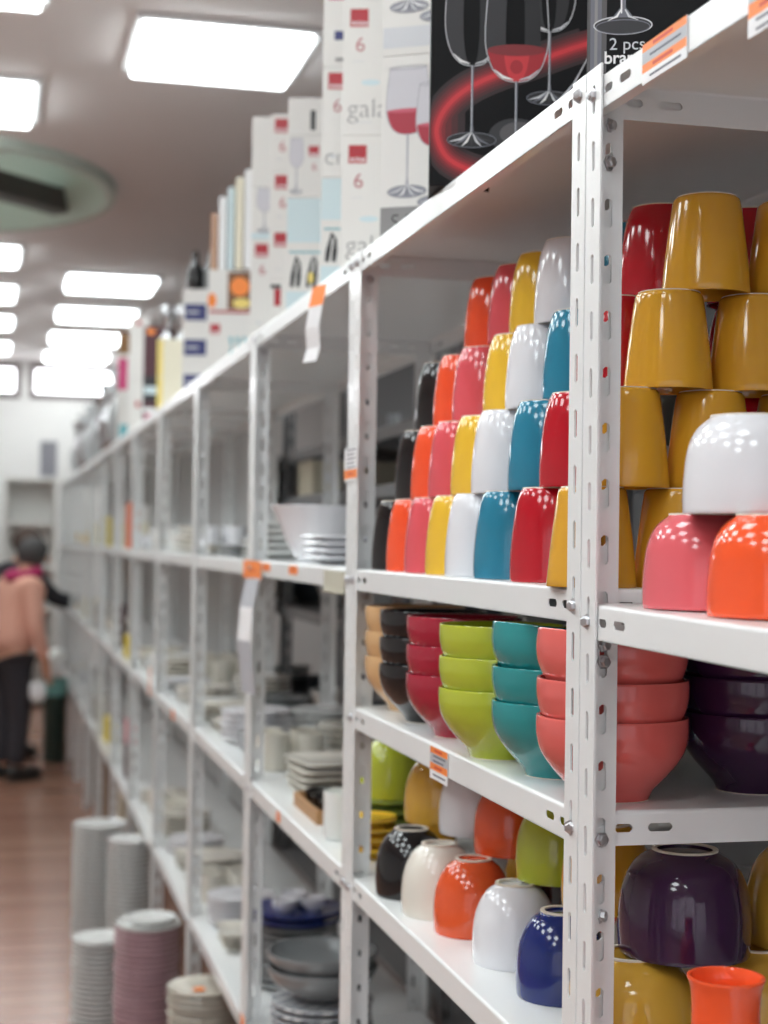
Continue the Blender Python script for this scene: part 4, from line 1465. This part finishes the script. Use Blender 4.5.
def skin_obj(name, verts, edges, radii, m, parent=None, sub=2, root=0):
    me = bpy.data.meshes.new(name)
    me.from_pydata([Vector(v) for v in verts], edges, [])
    o = link(name, me, parent)
    sk = o.modifiers.new('Skin', 'SKIN')
    lay = me.skin_vertices[0].data
    for i, r in enumerate(radii):
        rr = r if isinstance(r, tuple) else (r, r)
        lay[i].radius = rr
        lay[i].use_root = (i == root)
    o.modifiers.new('Subdivision', 'SUBSURF').levels = sub
    o.modifiers['Subdivision'].render_levels = sub
    dg = bpy.context.evaluated_depsgraph_get()
    nm = bpy.data.meshes.new_from_object(o.evaluated_get(dg))
    o.modifiers.clear()
    o.data = nm
    bpy.data.meshes.remove(me)
    nm.name = name
    nm.materials.clear()
    nm.materials.append(m)
    nm.polygons.foreach_set('use_smooth', [True] * len(nm.polygons))
    return o


class Chain:
    def __init__(s):
        s.v, s.e, s.r = [], [], []

    def add(s, p, r, link_to=None):
        s.v.append(p); s.r.append(r)
        if link_to is not None:
            s.e.append((link_to, len(s.v) - 1))
        return len(s.v) - 1


def person(loc, rotz, label, coat, trousers, hairm, scarf=None, reach=False, scale=1.0, hood=None):
    """figure facing local +Y, right hand at +X"""
    t = thing('person', label, 'person', loc, rotz)
    t.scale = (scale,) * 3
    J = {'pelvis': (0, 0, .86), 'waist': (0, .03, 1.0), 'chest': (0, .07, 1.20), 'neck': (0, .11, 1.345), 'skull': (0, .165, 1.44), 'crown': (0, .17, 1.51)}
    C = Chain()
    a = C.add(J['pelvis'], (.12, .10)); b = C.add(J['waist'], (.115, .095), a); c = C.add(J['chest'], (.13, .10), b); n = C.add(J['neck'], .052, c)
    h = C.add(J['skull'], (.072, .088), n); C.add(J['crown'], (.062, .075), h)
    arms = {}
    for s in (1, -1):
        hip = C.add((s * .085, 0, .80), .085, a); kn = C.add((s * .09, .03, .45), .055, hip); an = C.add((s * .09, -.01, .085), .038, kn); C.add((s * .10, .13, .035), .033, an)
        sh = C.add((s * .165, .06, 1.265), .058, c)
        if reach and s == 1:
            el, wr, hd = (.25, .22, 1.08), (.27, .44, 1.06), (.27, .53, 1.07)
        elif reach:
            el, wr, hd = (-.24, .10, 1.0), (-.22, .30, .98), (-.2, .38, .98)
        else:
            el, wr, hd = (s * .225, .05, 1.0), (s * .215, .13, .78), (s * .21, .15, .70)
        e_ = C.add(el, .042, sh); w_ = C.add(wr, .030, e_); p_ = C.add(hd, (.036, .022), w_)
        d = (Vector(hd) - Vector(wr)).normalized()
        side = Vector((1, 0, 0)) if abs(d.x) < .8 else Vector((0, 1, 0))
        side = (side - d * side.dot(d)).normalized()
        for q, L in ((-.024, .060), (-.008, .072), (.008, .068), (.024, .052)):
            base = Vector(hd) + side * q + d * .022
            f1 = C.add(tuple(base + d * L * .5), .0095, p_)
            C.add(tuple(base + d * L * .9 + Vector((0, .012, 0)) * (0 if reach else 1)), .008, f1)
        th = C.add(tuple(Vector(hd) - side * .045 + d * .005), .011, p_)
        C.add(tuple(Vector(hd) - side * .055 + d * .038), .009, th)
        arms[s] = (el, wr)
    skin_obj('body', C.v, C.e, C.r, SKIN, t)
    # face details joined to the head as one feature mesh
    fb_ = bmesh.new()
    for s in (1, -1):
        bmesh.ops.create_uvsphere(fb_, u_segments=10, v_segments=8, radius=.02, matrix=Matrix.Translation((s * .079, .165, 1.44)) @ Matrix.Diagonal((.4, .8, 1.3, 1)))
    bmesh.ops.create_cone(fb_, cap_ends=True, segments=10, radius1=.016, radius2=.006, depth=.045, matrix=Matrix.Translation((0, .262, 1.435)) @ Matrix.Rotation(-.3, 4, 'X'))
    link('ears_and_nose'.replace('ears_and_nose', 'face'), to_mesh(fb_, 'face', SKIN, 60), t)
    # coat
    C = Chain()
    a = C.add((0, .0, .80), (.175, .145)); b = C.add((0, .02, .95), (.165, .14), a); c = C.add((0, .06, 1.14), (.165, .135), b); d = C.add((0, .085, 1.27), (.12, .10), c); C.add((0, .10, 1.335), (.07, .065), d)
    for s in (1, -1):
        sh = C.add((s * .165, .06, 1.262), .075, d); e_ = C.add(arms[s][0], .060, sh); C.add(tuple(Vector(arms[s][1]) * .92 + Vector(arms[s][0]) * .08), .047, e_)
    skin_obj('coat', C.v, C.e, C.r, coat, t)
    C = Chain()
    a = C.add((0, 0, .87), (.14, .12))
    for s in (1, -1):
        hp = C.add((s * .088, 0, .78), .105, a); kn = C.add((s * .092, .03, .45), .076, hp); C.add((s * .092, -.005, .085), .062, kn)
    skin_obj('trousers', C.v, C.e, C.r, trousers, t)
    SOLE = mat('rubber sole', srgb(60, 56, 54), 0.7, noise=.1)
    SH = mat('dark shoe leather', srgb(34, 32, 32), 0.4, noise=.1)
    for s in (1, -1):
        sb = bmesh.new()
        bmesh.ops.create_uvsphere(sb, u_segments=18, v_segments=12, radius=1, matrix=Matrix.Translation((s * .097, .06, .045)) @ Matrix.Diagonal((.05, .135, .048, 1)))
        for v in sb.verts:
            v.co.z = max(v.co.z, 0.001)
            if v.co.y < .02:
                v.co.z = v.co.z * 1.35
        so = link('shoe', to_mesh(sb, 'shoe', SH, 60), t)
        ub = bmesh.new()
        lathe(ub, [(0, 0), (.98, 0), (1, .4), (1, 1), (0, 1)], 24)
        bmesh.ops.transform(ub, matrix=Matrix.Translation((s * .097, .06, 0.0)) @ Matrix.Diagonal((.049, .132, .012, 1)), verts=ub.verts)
        link('sole', to_mesh(ub, 'sole', SOLE, 40), so)
    hb = bmesh.new()
    bmesh.ops.create_uvsphere(hb, u_segments=24, v_segments=16, radius=1, matrix=Matrix.Translation((0, .150, 1.475)) @ Matrix.Diagonal((.098, .112, .105, 1)))
    for v in hb.verts:
        if v.co.y > .205:
            v.co.z = max(v.co.z, 1.50)
            v.co.y = min(v.co.y, .262)
    link('hair', to_mesh(hb, 'hair', hairm, 70), t)
    if scarf:
        sb = bmesh.new()
        R, r = .085, .045
        ring = []
        for i in range(28):
            ring.append([sb.verts.new(((R + r * cos(q)) * cos(2 * pi * i / 28), .085 + (R + r * cos(q)) * sin(2 * pi * i / 28), 1.335 + r * .9 * sin(q) + .02 * sin(2 * pi * i / 28))) for q in [2 * pi * j / 12 for j in range(12)]])
        for i in range(28):
            for j in range(12):
                sb.faces.new((ring[i][j], ring[(i + 1) % 28][j], ring[(i + 1) % 28][(j + 1) % 12], ring[i][(j + 1) % 12]))
        link('scarf', to_mesh(sb, 'scarf', scarf, 80), t)
    return t


person((0.13, 10.55, 0), radians(-62), 'person in salmon jumper, magenta scarf and dark trousers, seen from behind at the aisle end',
       mat('salmon knit', srgb(228, 172, 152), 0.85, noise=.08, nscale=60, bump=.3), mat('charcoal cloth', srgb(52, 50, 56), 0.85, noise=.1, nscale=60), mat('grey hair', srgb(72, 70, 70), 0.8, noise=.2, nscale=40),
       mat('magenta wool', srgb(170, 36, 92), 0.85, noise=.1, nscale=60), scale=0.985)
person((0.12, 11.6, 0), radians(-58), 'person in black coat behind the salmon jumper, reaching toward the shelf',
       mat('black coat cloth', srgb(38, 38, 44), 0.85, noise=.1, nscale=60), mat('charcoal cloth', (0, 0, 0)), mat('brown hair', srgb(70, 54, 46), 0.8, noise=.2, nscale=40), None, True, 1.03)

# small white bag in the nearer person's hand
t = thing('shopping_bag', 'small white bag held at the side of the person in salmon jumper', 'bag', (0.300, 10.42, 0.53))
bm = bmesh.new(); bevel_box(bm, -.05, .05, -.03, .03, 0, .10, .01, 2); link('bag_body', to_mesh(bm, 'bag_body', TAG_WH, 40), t)
bm = bmesh.new()
arc = [(-.03, .10), (-.026, .15), (0, .175), (.026, .15), (.03, .10), (.024, .10), (.021, .146), (0, .168), (-.021, .146), (-.024, .10)]
prism(bm, arc, Vector((0, -.003, 0)), EX, EZ, Vector((0, .006, 0)))
link('handle', to_mesh(bm, 'handle', DARKC), t)

# ------------------------------------------------------------------ world, camera, view
w = bpy.data.worlds.new('World')
SC.world = w
w.use_nodes = True
w.node_tree.nodes['Background'].inputs['Color'].default_value = (0.8, 0.85, 0.9, 1)
w.node_tree.nodes['Background'].inputs['Strength'].default_value = 0.05

cd = bpy.data.cameras.new('Camera')
cam = bpy.data.objects.new('Camera', cd)
COL.objects.link(cam)
cd.sensor_fit = 'VERTICAL'
cd.sensor_height = 36.0
cd.lens = FOC / 1024 * 36.0
cd.clip_start = 0.05
M = Matrix((RR, UU, -F0)).transposed().to_4x4()
M.translation = EYE
cam.matrix_world = M
cd.dof.use_dof = True
cd.dof.focus_distance = 1.62
cd.dof.aperture_fstop = 4.8
SC.camera = cam

vs = SC.view_settings
vs.view_transform = 'Standard'
vs.look = 'None'
vs.gamma = 1.0
vs.use_curve_mapping = False
vs.exposure = 0.0
